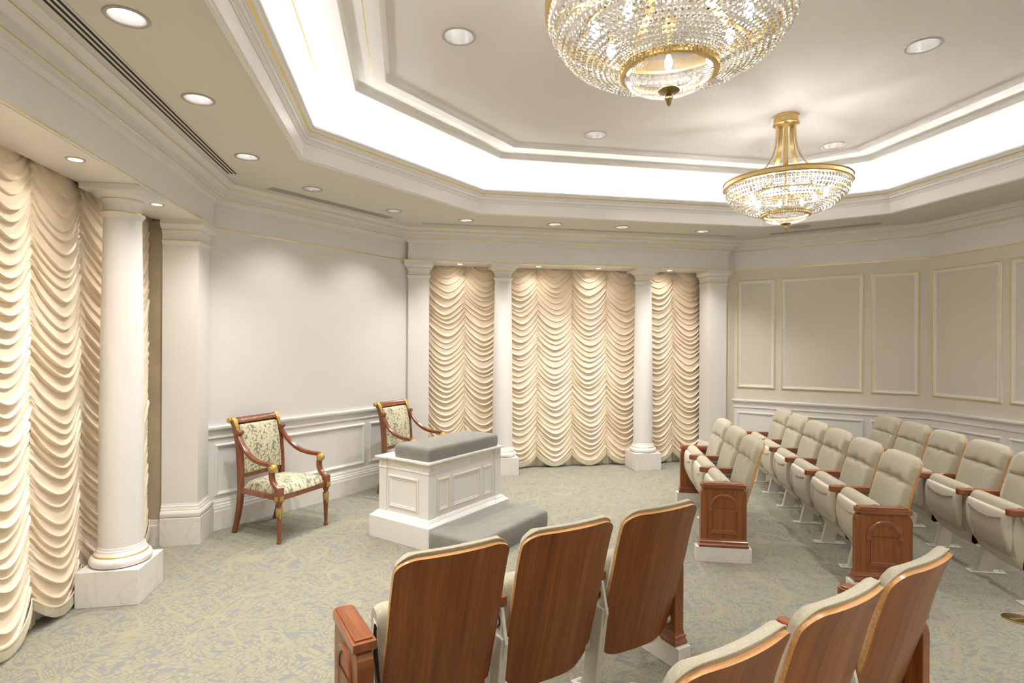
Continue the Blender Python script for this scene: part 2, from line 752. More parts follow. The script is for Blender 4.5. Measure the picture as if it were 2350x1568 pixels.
def octo(a, b, c, d, e, se, so, sw):
    """corner points, clockwise from west/northwest"""
    q = 2 ** .5
    return [(a, a - b * q), (c + b * q, c), (d * q - c, c), (e, d * q - e), (e, e - se * q), (so + se * q, so), (sw * q - so, so), (a, sw * q - a)]


mb = MB()
mb.add([(-2.6, -1.2, 0), (6.4, -1.2, 0), (6.4, 7.8, 0), (-2.6, 7.8, 0)], [(0, 1, 2, 3)])
mb.build('floor', CARPET, kind='structure')

SOFFIT_LIGHTS = [(-1.183, 2.658), (-1.18, 3.482), (-1.186, 4.492), (-.854, 5.32), (-.154, 6.029), (.634, 6.337), (1.659, 6.339),
                 (2.48, 6.332), (3.526, 6.367), (-1.18, 1.7), (5.42, 2.9), (5.42, 1.6), (3.6, -.15), (2.4, -.15), (1.0, -.15)]  # beige-side and rear entries: unseen downlights, added for their light
CENTER_LIGHTS = [(.303, 3.55), (3.243, 3.095), (1.686, 4.986), (4.024, 4.806), (2.1, 1.3), (.45, 1.75)]
RS, RC = .072, .092
TR = octo(-.779, -3.69, 5.959, 7.085, 4.935, 2.242, .245, .24)


def plate(name, outer, holes, z, m, inner=None):
    bm = bmesh.new()

    def loop(pts):
        vs = [bm.verts.new((x, y, z)) for x, y in pts]
        return [bm.edges.new((vs[i], vs[(i + 1) % len(vs)])) for i in range(len(vs))]
    ed = loop(outer)
    if inner:
        ed += loop(inner)
    for x, y, r in holes:
        ed += loop([(x + r * math.cos(2 * PI * i / 32), y + r * math.sin(2 * PI * i / 32)) for i in range(32)])
    bmesh.ops.triangle_fill(bm, edges=ed, use_beauty=True)
    for f in bm.faces:
        if f.normal.z > 0:
            f.normal_flip()
    me = bpy.data.meshes.new(name)
    bm.to_mesh(me)
    bm.free()
    me.materials.append(m)
    o = bpy.data.objects.new(name, me)
    COL.objects.link(o)
    o['kind'] = 'structure'
    return o


def inset(poly, d):
    mbx = MB()
    molding(mbx, poly, [(d, 0)], True)
    return [(p[0], p[1]) for p in mbx.v]


plate('ceiling_soffit', [(-2.6, -1.2), (6.4, -1.2), (6.4, 7.8), (-2.6, 7.8)], [(x, y, RS) for x, y in SOFFIT_LIGHTS], ZC, SOFFIT, TR)
plate('ceiling', inset(TR, .64), [(x, y, RC) for x, y in CENTER_LIGHTS], ZT, CEIL)

# tray: fascia, crown with gilt bead, hidden trough, cove, two recessed bands
mb = MB()
fas = [(-.034, ZC), (-.034, ZC - .008), (-.014, ZC - .008), (-.011, ZC - .002), (0, ZC - .002), (0, 3.145), (.007, 3.147), (.007, 3.158),
       (.013, 3.161), (.013, 3.170), (.026, 3.176), (.026, 3.20), (.034, 3.203), (.034, 3.213), (.043, 3.217), (.043, 3.224), (.055, 3.232),
       (.062, 3.236), (.072, 3.247), (.085, 3.252), (.087, 3.264), (.084, 3.268), (.02, 3.268), (.02, 3.19), (-.30, 3.19)]
gm = [1 if 15 <= i < 16 else 0 for i in range(len(fas) - 1)]
molding(mb, TR, fas, True, gm)
trim(mb, [WHITE, GOLD])
mb = MB()
cv = [(-.30, 3.19), (-.30, 3.29)] + [(-.30 + .69 * (1 - math.cos(t)), 3.29 + .205 * math.sin(t)) for t in np.linspace(.12, PI / 2, 18)]
molding(mb, TR, cv, True)
mb.build('ceiling_cove', COVE, kind='structure', smooth=True)
mb = MB()
bands = [(.39, 3.495), (.392, 3.50), (.394, 3.522), (.404, 3.53), (.408, 3.535), (.424, 3.538), (.515, 3.538), (.522, 3.538), (.61, 3.538), (.612, 3.543),
         (.614, 3.560), (.624, 3.568), (.64, ZT)]
molding(mb, TR, bands, True, [1 if i == 6 else 0 for i in range(len(bands) - 1)])
trim(mb, [WHITE, GOLD])
mb = MB()
molding(mb, TR, [(-.20, 3.205), (-.11, 3.205)], True)
led = mb.build('light_strip', LED)
tag(led, 'hidden glowing strip lying in the trough of the ceiling cove', 'light', kind='thing')
# gilt lines painted on the cove
mb = MB()
for t0 in (.62, 1.22):
    seg = [(-.30 + .69 * (1 - math.cos(t)) , 3.29 + .205 * math.sin(t) - .0015) for t in (t0, t0 + .012)]
    molding(mb, TR, seg, True)
trim(mb, GOLD)

# pale gilt scrollwork painted along the cove on the near-curtain side
mb = MB()
for m_ in range(10):
    yc_ = 1.0 + m_ * .36
    for sg in (-1, 1):
        for dr_ in (-1, 1):
            a_ = np.linspace(0, 4.6, 26)
            rr = .062 * np.exp(-.28 * a_)
            pts_ = []
            for aa, r_ in zip(a_, rr):
                tt = .92 + sg * (.10 - r_ * math.cos(aa) * 1.0)
                yy = yc_ + dr_ * (.062 + r_ * math.sin(aa))
                pts_.append((tt, yy))
            for (t_, y_), (t2, y2) in zip(pts_[:-1], pts_[1:]):
                dd = np.array([t2 - t_, y2 - y_])
                nn = np.array([-dd[1], dd[0]]) / (np.hypot(*dd) + 1e-9) * .0035
                vv = [(t_ + nn[0], y_ + nn[1]), (t2 + nn[0], y2 + nn[1]), (t2 - nn[0], y2 - nn[1]), (t_ - nn[0], y_ - nn[1])]
                mb.add([(-.779 - .30 + .69 * (1 - math.cos(t)), y, 3.29 + .205 * math.sin(t) - .0018) for t, y in vv], [(0, 1, 2, 3)])
trim(mb, mat('pale_gilt_paint', (.86, .82, .70), .5))

# crown profile on every wall
CROWN = [(0, 2.862), (.010, 2.864), (.013, 2.874), (.017, 2.880), (.018, 2.888), (.024, 2.893), (.045, 2.896), (.058, 2.899), (.066, 2.902), (.066, 2.909),
         (.069, 2.911), (.069, 2.950), (.076, 2.953), (.078, 2.960), (.090, 2.967), (.104, 2.975), (.110, 2.981), (.118, 2.984), (.119, 2.991),
         (.122, 2.993), (.126, 3.004), (.140, 3.016), (.160, 3.022), (.166, 3.024), (.166, ZC)]
CM = [1 if i in (8, 17) else 0 for i in range(len(CROWN) - 1)]
FRZ = [(0, ZF + .002), (.004, ZF), (.008, ZF - .003), (.008, ZF - .010), (.003, ZF - .013), (0, ZF - .015)]
FM = [0, 1, 1, 0, 0]
WEST = [(A_, .96), (A_, 5.32)]
q2 = 2 ** .5
cornerAB = (A_, A_ - B_ * q2)
NWP = [(-1.95, -1.95 - B_ * q2), (.25, .25 - B_ * q2)]
NORTH = [(-.004, 7.3), (-.004, C_), (4.215, C_), (4.215, 7.3)]
NEP = [(D_ * q2 - 7.02, 7.02), (E_, D_ * q2 - E_)]
EP = [(E_, D_ * q2 - E_), (E_, E_ - SE_ * q2)]
for path in ([(-2.03, 1.055), (A_, 1.055), (A_, 5.274), (-2.03, 5.274)], NWP, NORTH, NEP + EP[1:] + [(S_ + SE_ * q2, S_), (SW_ * q2 - S_, S_), (A_ - .4, SW_ * q2 - A_ + .4)]):
    mb = MB()
    molding(mb, path, CROWN, False, CM)
    trim(mb, [WHITE, GOLD])

# --- plain white wall (northwest) with wainscot
P = PB()
mb = MB()
mb.add([P(2.35, 0, 0), P(5.15, 0, 0), P(5.15, 0, ZC), P(2.35, 0, ZC)], [(0, 1, 2, 3)])
mb.build('wall_northwest', WALLW, kind='structure')
RAIL = [(0, .798), (.006, .80), (.010, .806), (.010, .815), (.006, .819), (.006, .868), (.012, .872), (.022, .880), (.030, .886), (.032, .904), (.028, .910), (0, .912)]
BASEM = [(.030, .158), (.030, .166), (.026, .168), (.026, .196), (.020, .202), (.020, .214), (.015, .222), (.012, .226), (.012, .243), (.007, .252), (.004, .262), (0, .265)]
MARB = [(.030, 0), (.030, .157), (.027, .159), (0, .159)]
PANW = [(0, 0), (.002, .006), (.006, .013), (.016, .015), (.022, .009), (.028, .006), (.034, .004), (.036, 0)]


def wains(path, frames, P, closed=False):
    mb = MB()
    molding(mb, path, RAIL)
    molding(mb, path, BASEM)
    for a0, a1, z0, z1 in frames:
        rect_frame(mb, P, a0, a1, z0, z1, PANW)
    trim(mb, WHITE)
    mb = MB()
    molding(mb, path, MARB)
    return mb


wains(NWP, [(2.60, 4.282, .296, .750), (4.350, 4.90, .296, .750)], P).build('baseboard_northwest', MARBLE, kind='structure')
mb = MB()
molding(mb, NWP, FRZ, False, FM)
trim(mb, [WHITE, GOLD])

# --- beige walls (northeast, east): white frieze, beige field with gilt frames, white wainscot
mb = MB()
for path, nm in ((NEP, 'wall_northeast'), (EP, 'wall_east')):
    m2 = MB()
    molding(m2, path, [(0, 0), (0, .80), (0, ZF), (0, ZC)], False, [1, 0, 1])
    m2.build(nm, [BEIGE, WHITE], kind='structure')
PD_, PE_ = PD(), PE()
NEE = NEP + EP[1:]
GF = [(-.006, 0), (-.005, .008), (0, .014), (.004, .016), (.008, .016), (.011, .012), (.018, .013), (.025, .009), (.028, .006), (.036, .007), (.042, .004), (.044, 0)]
GFM = [0, 0, 1, 1, 1, 0, 0, 0, 0, 0, 0]


def gilt_panels(frames, P):
    for a0, a1 in frames:
        mb = MB()
        rect_frame(mb, P, a0, a1, 1.074, 2.504, GF, GFM)
        trim(mb, [WHITE, GOLD])
        mb = MB()
        d = .03 if a1 > a0 else -.03
        mb.add([P(a0 + d, .003, 1.1), P(a1 - d, .003, 1.1), P(a1 - d, .003, 2.475), P(a0 + d, .003, 2.475)], [(0, 1, 2, 3)])
        trim(mb, PANELB)


NE_F = [(-1.826, -1.366), (-1.284, -.385), (-.300, .161)]
E_F = [(5.444, 4.690), (4.600, 1.80), (1.71, .96)]
gilt_panels(NE_F, PD_)
gilt_panels(E_F, PE_)
mb = MB()
molding(mb, NEE, RAIL)
molding(mb, NEE, BASEM)
for a0, a1 in NE_F:
    rect_frame(mb, PD_, a0 - .011, a1 + .011, .292, .748, PANW)
for a0, a1 in E_F:
    rect_frame(mb, PE_, a0 + .015, a1 - .01, .285, .735, PANW)
trim(mb, WHITE)
mb = MB()
molding(mb, NEE, MARB)
mb.build('baseboard_northeast', MARBLE, kind='structure')
mb = MB()
molding(mb, NEE, FRZ, False, FM)
trim(mb, [WHITE, GOLD])

# --- walls behind the camera
for nm, path in (('wall_southeast', [(E_, E_ - SE_ * q2), (S_ + SE_ * q2, S_)]), ('wall_south', [(S_ + SE_ * q2, S_), (SW_ * q2 - S_, S_)]),
                 ('wall_southwest', [(SW_ * q2 - S_, S_), (A_ - .5, SW_ * q2 - A_ + .5)])):
    mb = MB()
    molding(mb, path, [(0, 0), (0, ZC)])
    mb.build(nm, WALLW, kind='structure')


# --- column alcoves (west = mirror image of north)
def NORTHP(x, y):
    return (x, y)


def WESTP(x, y):
    return (K - y, K - x)


def alcove(M, side, label_sides):
    def q(x, y, z):
        a, b2 = M(x, y)
        return (a, b2, z)

    def bx(mb, x0, x1, y0, y1, z0, z1, mi=0):
        (a0, b0), (a1, b1) = M(x0, y0), M(x1, y1)
        mb.box(min(a0, a1), max(a0, a1), min(b0, b1), max(b0, b1), z0, z1, mi)
    # back wall, returns, narrow wall beside the pilasters
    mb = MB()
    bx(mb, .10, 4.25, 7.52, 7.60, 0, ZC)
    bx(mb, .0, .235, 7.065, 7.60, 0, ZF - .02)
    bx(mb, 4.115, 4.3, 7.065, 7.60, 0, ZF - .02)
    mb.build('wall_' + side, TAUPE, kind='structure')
    mb = MB()
    bx(mb, -.2, -.002, 7.0, 7.06, 0, ZC)
    bx(mb, 4.213, 4.40, 7.0, 7.06, ZF, ZC)
    bx(mb, 4.213, 4.40, 7.0, 7.06, 0, ZF, 1)
    trim(mb, [WALLW, BEIGE])
    # entablature
    mb = MB()
    bx(mb, -.004, 4.215, C_, 7.0, ZF, ZC)
    bx(mb, .0, 4.21, 6.94, 7.30, ZF - .014, ZC)
    trim(mb, WHITE)
    mb = MB()
    path = [(-.004, 7.2), (-.004, C_), (4.215, C_), (4.215, 7.2)]
    if side == 'west':
        path = [M(*p) for p in path][::-1]
    molding(mb, path, FRZ, False, FM)
    trim(mb, [WHITE, GOLD])
    # alcove baseboards on the returns
    mb = MB()
    bx(mb, .235, .262, 6.99, 7.5, 0, .16)
    bx(mb, .235, .25, 6.99, 7.5, .16, .205)
    mb.build('baseboard_' + side, MARBLE, kind='structure')
    # pilasters
    for i, (x0, x1) in enumerate(((-.004, .248), (3.968, 4.215))):
        cx_, cy_ = M((x0 + x1) / 2, 7.1)
        t = thing('pilaster', label_sides[i], 'pilaster', (cx_, cy_, 0), 0, kind='thing')

        def ring(prof, mats=None, ml=(WHITE, GOLD), name='x'):
            mbp = MB()
            pth = [(x0, 7.235), (x0, 6.965), (x1, 6.965), (x1, 7.235)]
            pth = [M(*p) for p in pth]
            if side == 'west':
                pth = pth[::-1]
            # outward = left of a clockwise loop round the shaft, so run it the other way round
            pth = [(p[0] - cx_, p[1] - cy_) for p in pth]
            molding(mbp, pth, prof, False, mats)
            return mbp.build(name, list(ml), t)
        ring([(.034, 0), (.034, .218), (.030, .222), (0, .222)], None, (MARBLE,), 'plinth')
        ring([(0, .222), (.026, .224), (.033, .236), (.034, .256), (.028, .272), (.020, .277), (.020, .284), (.017, .287), (.014, .292), (.010, .304),
              (.010, .312), (.005, .318), (0, .335)], [0, 0, 0, 0, 0, 0, 1, 0, 0, 0, 0, 0], name='base')
        ring([(0, .33), (0, 2.47)], name='shaft')
        ring([(0, 2.44), (.006, 2.447), (.010, 2.456), (.018, 2.467), (.020, 2.473), (.018, 2.479), (.004, 2.481), (.004, 2.530), (.008, 2.536), (.012, 2.546),
              (.018, 2.552), (.020, 2.558), (.018, 2.563), (.022, 2.568), (.040, 2.578), (.052, 2.595), (.056, 2.606), (.050, 2.607), (.050, 2.640), (.056, 2.643), (.060, 2.648), (.060, 2.657), (0, 2.659)],
             [0, 0, 0, 0, 1, 0, 0, 0, 0, 0, 0, 1, 0, 0, 0, 0, 0, 0, 0, 1, 0, 0], name='capital')


alcove(NORTHP, 'north', ['white square pilaster at the white wall end of the far curtain', 'white square pilaster between the far curtain and the beige panelled wall'])
alcove(WESTP, 'west', ['white square pilaster on marble plinth between near curtain and plain white wall', 'white square pilaster at the viewer end of the near curtain'])

# columns
CAPR = [(.105, 2.44), (.109, 2.447), (.113, 2.456), (.123, 2.467), (.126, 2.474), (.123, 2.480), (.107, 2.482), (.107, 2.528), (.111, 2.536), (.115, 2.546), (.123, 2.552),
        (.126, 2.558), (.123, 2.563), (.128, 2.567), (.148, 2.577), (.158, 2.590), (.161, 2.600), (.155, 2.602)]
CAPM = [0, 0, 0, 0, 1, 0, 0, 0, 0, 0, 0, 1, 0, 0, 0, 0, 0]
BASR = [(.150, .222), (.166, .228), (.174, .243), (.174, .260), (.166, .276), (.152, .284), (.152, .291), (.148, .296), (.142, .305), (.136, .314), (.136, .322), (.131, .327), (.131, .336), (.126, .345)]
BASM = [0, 0, 0, 0, 0, 1, 1, 0, 0, 0, 0, 0, 0]
col0 = thing('column', 'white round column on marble plinth in front of the near curtain', 'column', (-1.835, 4.085, 0), 0, 'columns before the curtains', 'thing')
mb = MB()
mb.box(-.18, .18, -.18, .18, 0, .222)
mb.build('plinth', MARBLE, col0, bevel=.003)
mb = MB()
mb.lathe(BASR, seg=64, mats=BASM)
mb.build('base', [WHITE, GOLD], col0, smooth=True)
mb = MB()
mb.lathe([(.127 - .022 * (t ** 1.8), .34 + 2.11 * t) for t in np.linspace(0, 1, 24)], seg=64, caps=False)
mb.build('shaft', WHITE, col0, smooth=True)
mb = MB()
mb.lathe(CAPR, seg=64, mats=CAPM)
mb.build('capital', [WHITE, GOLD], col0, smooth=True)
mb = MB()
mb.box(-.172, .172, -.172, .172, 2.600, 2.641)
mb.build('abacus', WHITE, col0, bevel=.003)
dup(col0, (1.185, 7.105, 0), 0, 'white round column on marble plinth behind the altar, before the far curtain')
dup(col0, (3.085, 7.105, 0), 0, 'white round column by the theatre seats, before the far curtain')


# ------------------------------------------------------------------ curtains
def curtain(M, flip, x0, n, pitch, seed, label):
    rng = np.random.RandomState(seed)
    t0 = thing('austrian_curtain', label, 'curtain', (*M(x0 + n * pitch / 2, 7.35), 0))
    ox, oy = M(x0 + n * pitch / 2, 7.35)

    def q(x, y, z):
        a, b2 = M(x, y)
        return (a - ox, b2 - oy, z)
    nu, ztop = 41, 2.67
    fold = .074
    SUB = [0, .025, .06, .10, .15, .22, .32, .46, .62, .80, .93]
    nf = int((ztop + .29) / fold) + 2
    m2 = MB()
    for w in range(n):
        # one swag: mesh rows run along the folds, so every fold edge stays crisp
        edge = np.cumsum(.72 + .56 * rng.rand(nf + 1))
        edge = edge / edge[-1] * (nf + 1) - 1.5 + .5 * rng.rand()
        big = .55 + .75 * rng.rand(nf + 1)
        drops = .188 + .06 * (rng.rand(nf + 1) - .5)
        peaks = .34 * (rng.rand(nf + 1) - .5)
        drops = np.convolve(np.pad(drops, 1, 'edge'), [.25, .5, .25], 'valid')
        peaks = np.convolve(np.pad(peaks, 1, 'edge'), [.25, .5, .25], 'valid')
        pw = 1.55 + .5 * rng.rand(nf + 1)
        pw = np.convolve(np.pad(pw, 1, 'edge'), [.25, .5, .25], 'valid')
        rows = []
        for k in range(nf):
            for f_ in SUB:
                g = lambda A: A[k] * (1 - f_) + A[k + 1] * f_
                rows.append((g(edge) * fold, f_, big[k], g(drops), g(peaks), g(pw), k))
        ts = [math.copysign(abs(2 * i / (nu - 1) - 1) ** .8, 2 * i / (nu - 1) - 1) for i in range(nu)]
        gj = rng.rand(len(rows)) - .5
        vs = []
        for t in ts:
            zb = .205 - .135 * (1 - t * t)
            x = x0 + (w + .5 + t / 2) * pitch
            amp = .015 * (1 - abs(t) ** 3) ** .8 + .009
            belly = .055 * (1 - t * t) ** .7
            near = math.exp(-((1 - abs(t)) / .16) ** 2)
            fan = math.exp(-((1 - abs(t)) / .26) ** 2)
            for ri, (z0_, f_, bg, dr, pk, ex, k) in enumerate(rows):
                tc = pk * (1 - t * t)
                td = min(1, abs(t - tc) / (1 + (-pk if t < 0 else pk) * 0))
                z = z0_ - dr * (1 - td ** ex) + .205
                lip = math.sin(min(1, f_ / .10) * PI / 2) if f_ < .10 else .30 * (1 - (f_ - .10) / .90) ** .7 + .70 * math.exp(-((f_ - .10) / .085) ** 2)
                y = 7.372 - belly - amp * lip * bg - .016 * near
                y -= .0075 * fan * math.sin(f_ * 4 * PI + k) + .009 * gj[ri] * math.exp(-((1 - abs(t)) / .07) ** 2)
                # the roll tucks a little under its own edge
                z -= .006 * lip * bg * (1 - t * t) * (f_ < .2)
                vs.append(q(x, y, min(max(z, zb), ztop)))
        m2.grid(vs, nu, len(rows))
    m2.build('swags', SATIN, t0, smooth=True, ang=180)
    # fringe along the scalloped hem
    fb = MB()
    gm = MB()
    for w in range(n):
        hem = []
        for i in range(96):
            t = 2 * (i + .5) / 96 - 1
            x = x0 + (w + .5 + t / 2) * pitch
            zb = .213 - .135 * (1 - t * t)
            y = 7.335 - .042 * (1 - t * t) ** .7
            a = [q(x - .0018, y - .003, zb), q(x + .0018, y - .003, zb), q(x + .0014, y - .006, zb - .062 - .004 * rng.rand()), q(x - .0014, y - .006, zb - .062)]
            b2 = [(p[0], p[1], p[2]) for p in (q(x, y + .001, zb), q(x, y - .002, zb - .06))]
            fb.add(a, [(0, 1, 2, 3)])
            hem.append(q(x, y - .004, zb + .002))
        gm.tube(hem, [(.0025, .005), (-.0025, .005), (-.0025, -.005), (.0025, -.005)])
    fr = fb.build('fringe', FRINGE, t0)
    gm.build('fringe_heading', FRINGE, t0)
    # gathered tapes
    for w in range(n + 1):
        m3 = MB()
        x = x0 + w * pitch
        pth, sc = [], []
        for i in range(210):
            z = .20 + (ztop - .20) * i / 209
            pth.append(q(x + .002 * math.sin(i * 1.7), 7.350 - .004 * math.sin(i * 2.3 + w), z))
            sc.append(1 + .55 * math.sin(i * 2.9 + w) * rng.rand())
        m3.tube(pth, [(.006 * math.cos(k * PI / 3), .006 * math.sin(k * PI / 3)) for k in range(6)], up=(1, 0, 0), scale=sc)
        m3.build('gathering_tape', SATIN, t0, smooth=True, ang=180)
    # ruffled heading down the end by the pilaster
    m4 = MB()
    rv = []
    for i in range(520):
        z = .22 + (ztop - .22) * i / 519
        k = math.sin(i * 1.15) + .6 * math.sin(i * .47)
        rv.append(q(x0 - .004, 7.352, z))
        rv.append(q(x0 - .006 - .010 * rng.rand(), 7.337 + .004 * k, z))
        rv.append(q(x0 - .010 - .010 * rng.rand(), 7.318 + .007 * k, z))
    m4.grid(rv, 520, 3)
    m4.build('ruffle', SATIN, t0, smooth=True, ang=180)
    # plain satin lining that shows under the scallops
    m5 = MB()
    lv = []
    nl = n * 40
    for i in range(nl + 1):
        x = x0 + n * pitch * i / nl
        for z in (0.003, .05, .12, .2, .32):
            lv.append(q(x, 7.405 - .012 * math.sin(i * .41) * (1.3 - z * 2) - .006 * math.sin(i * 1.3), z))
    m5.grid(lv, nl + 1, 5)
    m5.build('lining', LINER, t0, smooth=True, ang=180)
    return t0


curtain(NORTHP, False, .236, 8, .4835, 3, 'far peach satin austrian curtain hanging behind two columns at the altar')
curtain(WESTP, True, .236, 7, .4835, 11, 'near peach satin austrian curtain hanging behind the column by the near corner')


# ------------------------------------------------------------------ recessed lights, air slots, speaker
P_SOFFIT, P_CENTER, P_ACCENT, P_CHAND = 62., 52., .65, 1.6


def downlight(x, y, z, r, label, lampm, group, power):
    t = thing('downlight', label, 'ceiling light', (x, y, z), 0, group)
    m = MB()
    m.lathe([(r + .001, .004), (r + .014, .002), (r + .016, -.002), (r + .012, -.005), (r, -.004), (r - .002, .002)], seg=40, caps=False)
    m.build('trim_ring', RING, t, smooth=True)
    m = MB()
    m.lathe([(r - .001, .0), (r * .92, .03), (r * .78, .07), (r * .62, .10), (r * .5, .115), (.001, .118)], seg=40, caps=False)
    m.build('reflector', REFL, t, smooth=True)
    m = MB()
    rr = r * .45
    m.lathe([(.001, .098), (rr * .6, .100), (rr, .106), (rr, .112)], seg=24, caps=False)
    m.build('lamp', lampm, t, smooth=True)
    lamp(x, y, z + .012, power, .03, spread=106, kind='SPOT')
    return t


NAMES = ['in the soffit over the near curtain, by the top picture edge', 'over the near curtain, second from the wall of armchairs', 'over the corner between near curtain and white wall',
         'over the left armchair by the plain white wall', 'over the altar end of the plain white wall', 'over the far curtain, first from the white wall', 'over the far curtain, second from the white wall',
         'over the far curtain, third from the white wall', 'over the far curtain, nearest the beige wall', 'over the near curtain behind the viewer',
         'added unseen for light over the beige side wall, middle', 'added unseen for light over the beige side wall, near end', 'added unseen for light over the wall behind the viewer, first', 'added unseen for light over the wall behind the viewer, second', 'added unseen for light over the wall behind the viewer, third']
for (x, y), nm in zip(SOFFIT_LIGHTS, NAMES):
    downlight(x, y, ZC, RS, 'round soffit downlight ' + nm, LAMPC if 3 <= NAMES.index(nm) <= 4 else LAMP, 'soffit downlights', P_SOFFIT * (.45 if 3 <= NAMES.index(nm) <= 4 else 1))
CN = ['in the raised ceiling, nearest the near curtain', 'in the raised ceiling beside the two chandeliers, by the beige side wall', 'in the raised ceiling between altar and far cove', 'in the raised ceiling just beyond the far chandelier',
      'in the raised ceiling behind the viewer', 'in the raised ceiling over the viewer']
for (x, y), nm in zip(CENTER_LIGHTS, CN):
    downlight(x, y, ZT, RC, 'round downlight ' + nm, LAMPC, 'raised ceiling downlights', P_CENTER)
# accent lights under the entablatures: a shallow lit disc in a dark-edged ring
AC = [((-1.785, 3.452), 'before the near column'), ((-1.785, 4.464), 'between near column and pilaster'), ((.635, 6.86), 'far beam, first from the white wall'), ((1.643, 6.87), 'far beam, second from the white wall'),
      ((2.446, 6.88), 'far beam, third from the white wall'), ((3.446, 6.87), 'far beam, nearest the beige wall'), ((-1.785, 2.7), 'out of sight by the viewer')]
for (x, y), nm in AC:
    if y > 6:
        y = 7.08
    t = thing('accent_light', 'small bright accent light set under the beam, ' + nm, 'accent light', (x, y, ZF - .014), 0, 'accent lights under the beams')
    m = MB()
    m.lathe([(.046, .0005), (.046, -.003), (.034, -.004), (.033, .0005)], seg=32, caps=False)
    m.build('trim_ring', RING, t, smooth=True)
    m = MB()
    m.lathe([(.001, -.0012), (.033, -.0012)], seg=32, caps=False)
    m.build('lamp', MINI, t)
    lamp(x, y, ZF - .022, P_ACCENT, .03, (1., .96, .90), 140)


def diffuser(p0, p1, w, nslot, label):
    p0, p1 = Vector((*p0, 0)), Vector((*p1, 0))
    d = (p1 - p0)
    L_ = d.length
    t = thing('air_diffuser', label, 'air vent', ((p0.x + p1.x) / 2, (p0.y + p1.y) / 2, ZC), math.atan2(d.y, d.x), 'slot air diffusers')
    m = MB()
    m.box(-L_ / 2, L_ / 2, -w / 2, w / 2, -.0012, .001)
    m.build('dark_slots', DARK, t)
    m = MB()
    bw = .012
    step = (w - bw) / nslot
    for i in range(nslot + 1):
        y = -w / 2 + i * step
        m.box(-L_ / 2, L_ / 2, y, y + bw, -.0022, -.0013)
    for x in (-L_ / 2 - .012, L_ / 2):
        m.box(x, x + .012, -w / 2 - .012, w / 2 + .012, -.0022, .001)
    m.build('frame', SOFFIT, t)


diffuser((-1.424, 1.2), (-1.424, 4.97), .095, 3, 'slotted air diffuser in the soffit along the near curtain beam')
diffuser((-1.23, 5.36), (-.205, 6.385), .118, 4, 'slotted air diffuser in the soffit along the plain white wall')
diffuser((.153, 6.60), (4.095, 6.60), .09, 4, 'slotted air diffuser in the soffit along the far curtain beam')
diffuser((4.455, 6.372), (5.26, 5.54), .12, 4, 'slotted air diffuser in the soffit along the short beige wall')
sp_ = MB()
sp_.lathe([(.001, -.004), (.10, -.004), (.112, -.003), (.115, .001)], seg=48, caps=False)
tag(sp_.build('ceiling_speaker', SPEAK, smooth=True), 'round grey ceiling speaker grille in the soffit by the short beige wall', 'speaker').location = (4.495, 5.885, ZC)

# ------------------------------------------------------------------ altar
AX, AY = .5525, .345
ac, cc = 3.295 + AX, -3.062 - AY
altar = thing('altar', 'white panelled altar with gilt mouldings and a grey velvet top cushion', 'altar', (ac * S + cc * S, ac * S - cc * S, 0), PI / 4)


def brk(hx, hy, r, w):
    """closed outline, counter-clockwise, whose corners stand proud of the sides by r"""
    return [(-hx, -hy), (-hx + w, -hy), (-hx + w, -hy + r), (hx - w, -hy + r), (hx - w, -hy), (hx, -hy), (hx, -hy + w), (hx - r, -hy + w), (hx - r, hy - w), (hx, hy - w),
            (hx, hy), (hx - w, hy), (hx - w, hy - r), (-hx + w, hy - r), (-hx + w, hy), (-hx, hy), (-hx, hy - w), (-hx + r, hy - w), (-hx + r, -hy + w), (-hx, -hy + w)]


mb = MB()
mb.box(-AX, AX, -AY, AY, 0, .180)
mb.build('plinth', WHITE, altar, bevel=.002)
BX, BY = AX - .058, AY - .058
mb = MB()
ol = brk(BX, BY, .010, .088)
molding(mb, ol, [(.055, .180), (.053, .184), (.044, .189), (.034, .197), (.027, .203), (.025, .210), (.016, .212), (.013, .218), (.005, .222), (0, .224)], True)
mb.build('base_molding', WHITE, altar)
mb = MB()
molding(mb, ol, [(0, .20), (0, .586), (.005, .589), (.005, .595), (0, .597), (0, .664)], True)
mb.build('body', WHITE, altar)
mb = MB()
molding(mb, ol, [(0, .660), (.006, .663), (.010, .667), (.022, .669), (.026, .671), (.026, .683), (.023, .685)], True)
mb.box(-BX - .012, BX + .012, -BY - .012, BY + .012, .668, .685)
mb.build('top_slab', WHITE, altar)
AF = [(-.010, 0), (-.009, .006), (-.004, .008), (.000, .008), (.0015, .010), (.0065, .010), (.008, .007), (.014, .005), (.022, .0045), (.026, .001), (.028, -.004)]
AFM = [0, 0, 0, 0, 1, 0, 0, 0, 0, 0]


def front(a, d, z):
    return (a, -BY + .010 - d, z)


def sideL(a, d, z):
    return (-BX + .010 - d, a, z)


def sideR(a, d, z):
    return (BX - .010 + d, a, z)


for P, fr_ in ((front, [(-.3735, -.2455), (-.1875, .178), (.2405, .3625)]), (sideL, [(-.158, .169)]), (sideR, [(-.158, .169)])):
    for a0, a1 in fr_:
        mb = MB()
        rect_frame(mb, P, a0, a1, .270, .526, AF, AFM)
        mb.build('gilt_panel', [WHITE, GOLD], altar)


def petal(mb, P, a, z, ang, L_, W, h=.004):
    ca, sa = math.cos(ang), math.sin(ang)
    pts = [(0, 0), (L_ * .3, W / 2), (L_ * .7, W * .42), (L_, 0), (L_ * .7, -W * .42), (L_ * .3, -W / 2)]
    vs = [P(a + x * ca - y * sa, .0005, z + x * sa + y * ca) for x, y in pts] + [P(a + L_ * .5 * ca, h, z + L_ * .5 * sa)]
    mb.add(vs, [(i, (i + 1) % 6, 6) for i in range(6)])


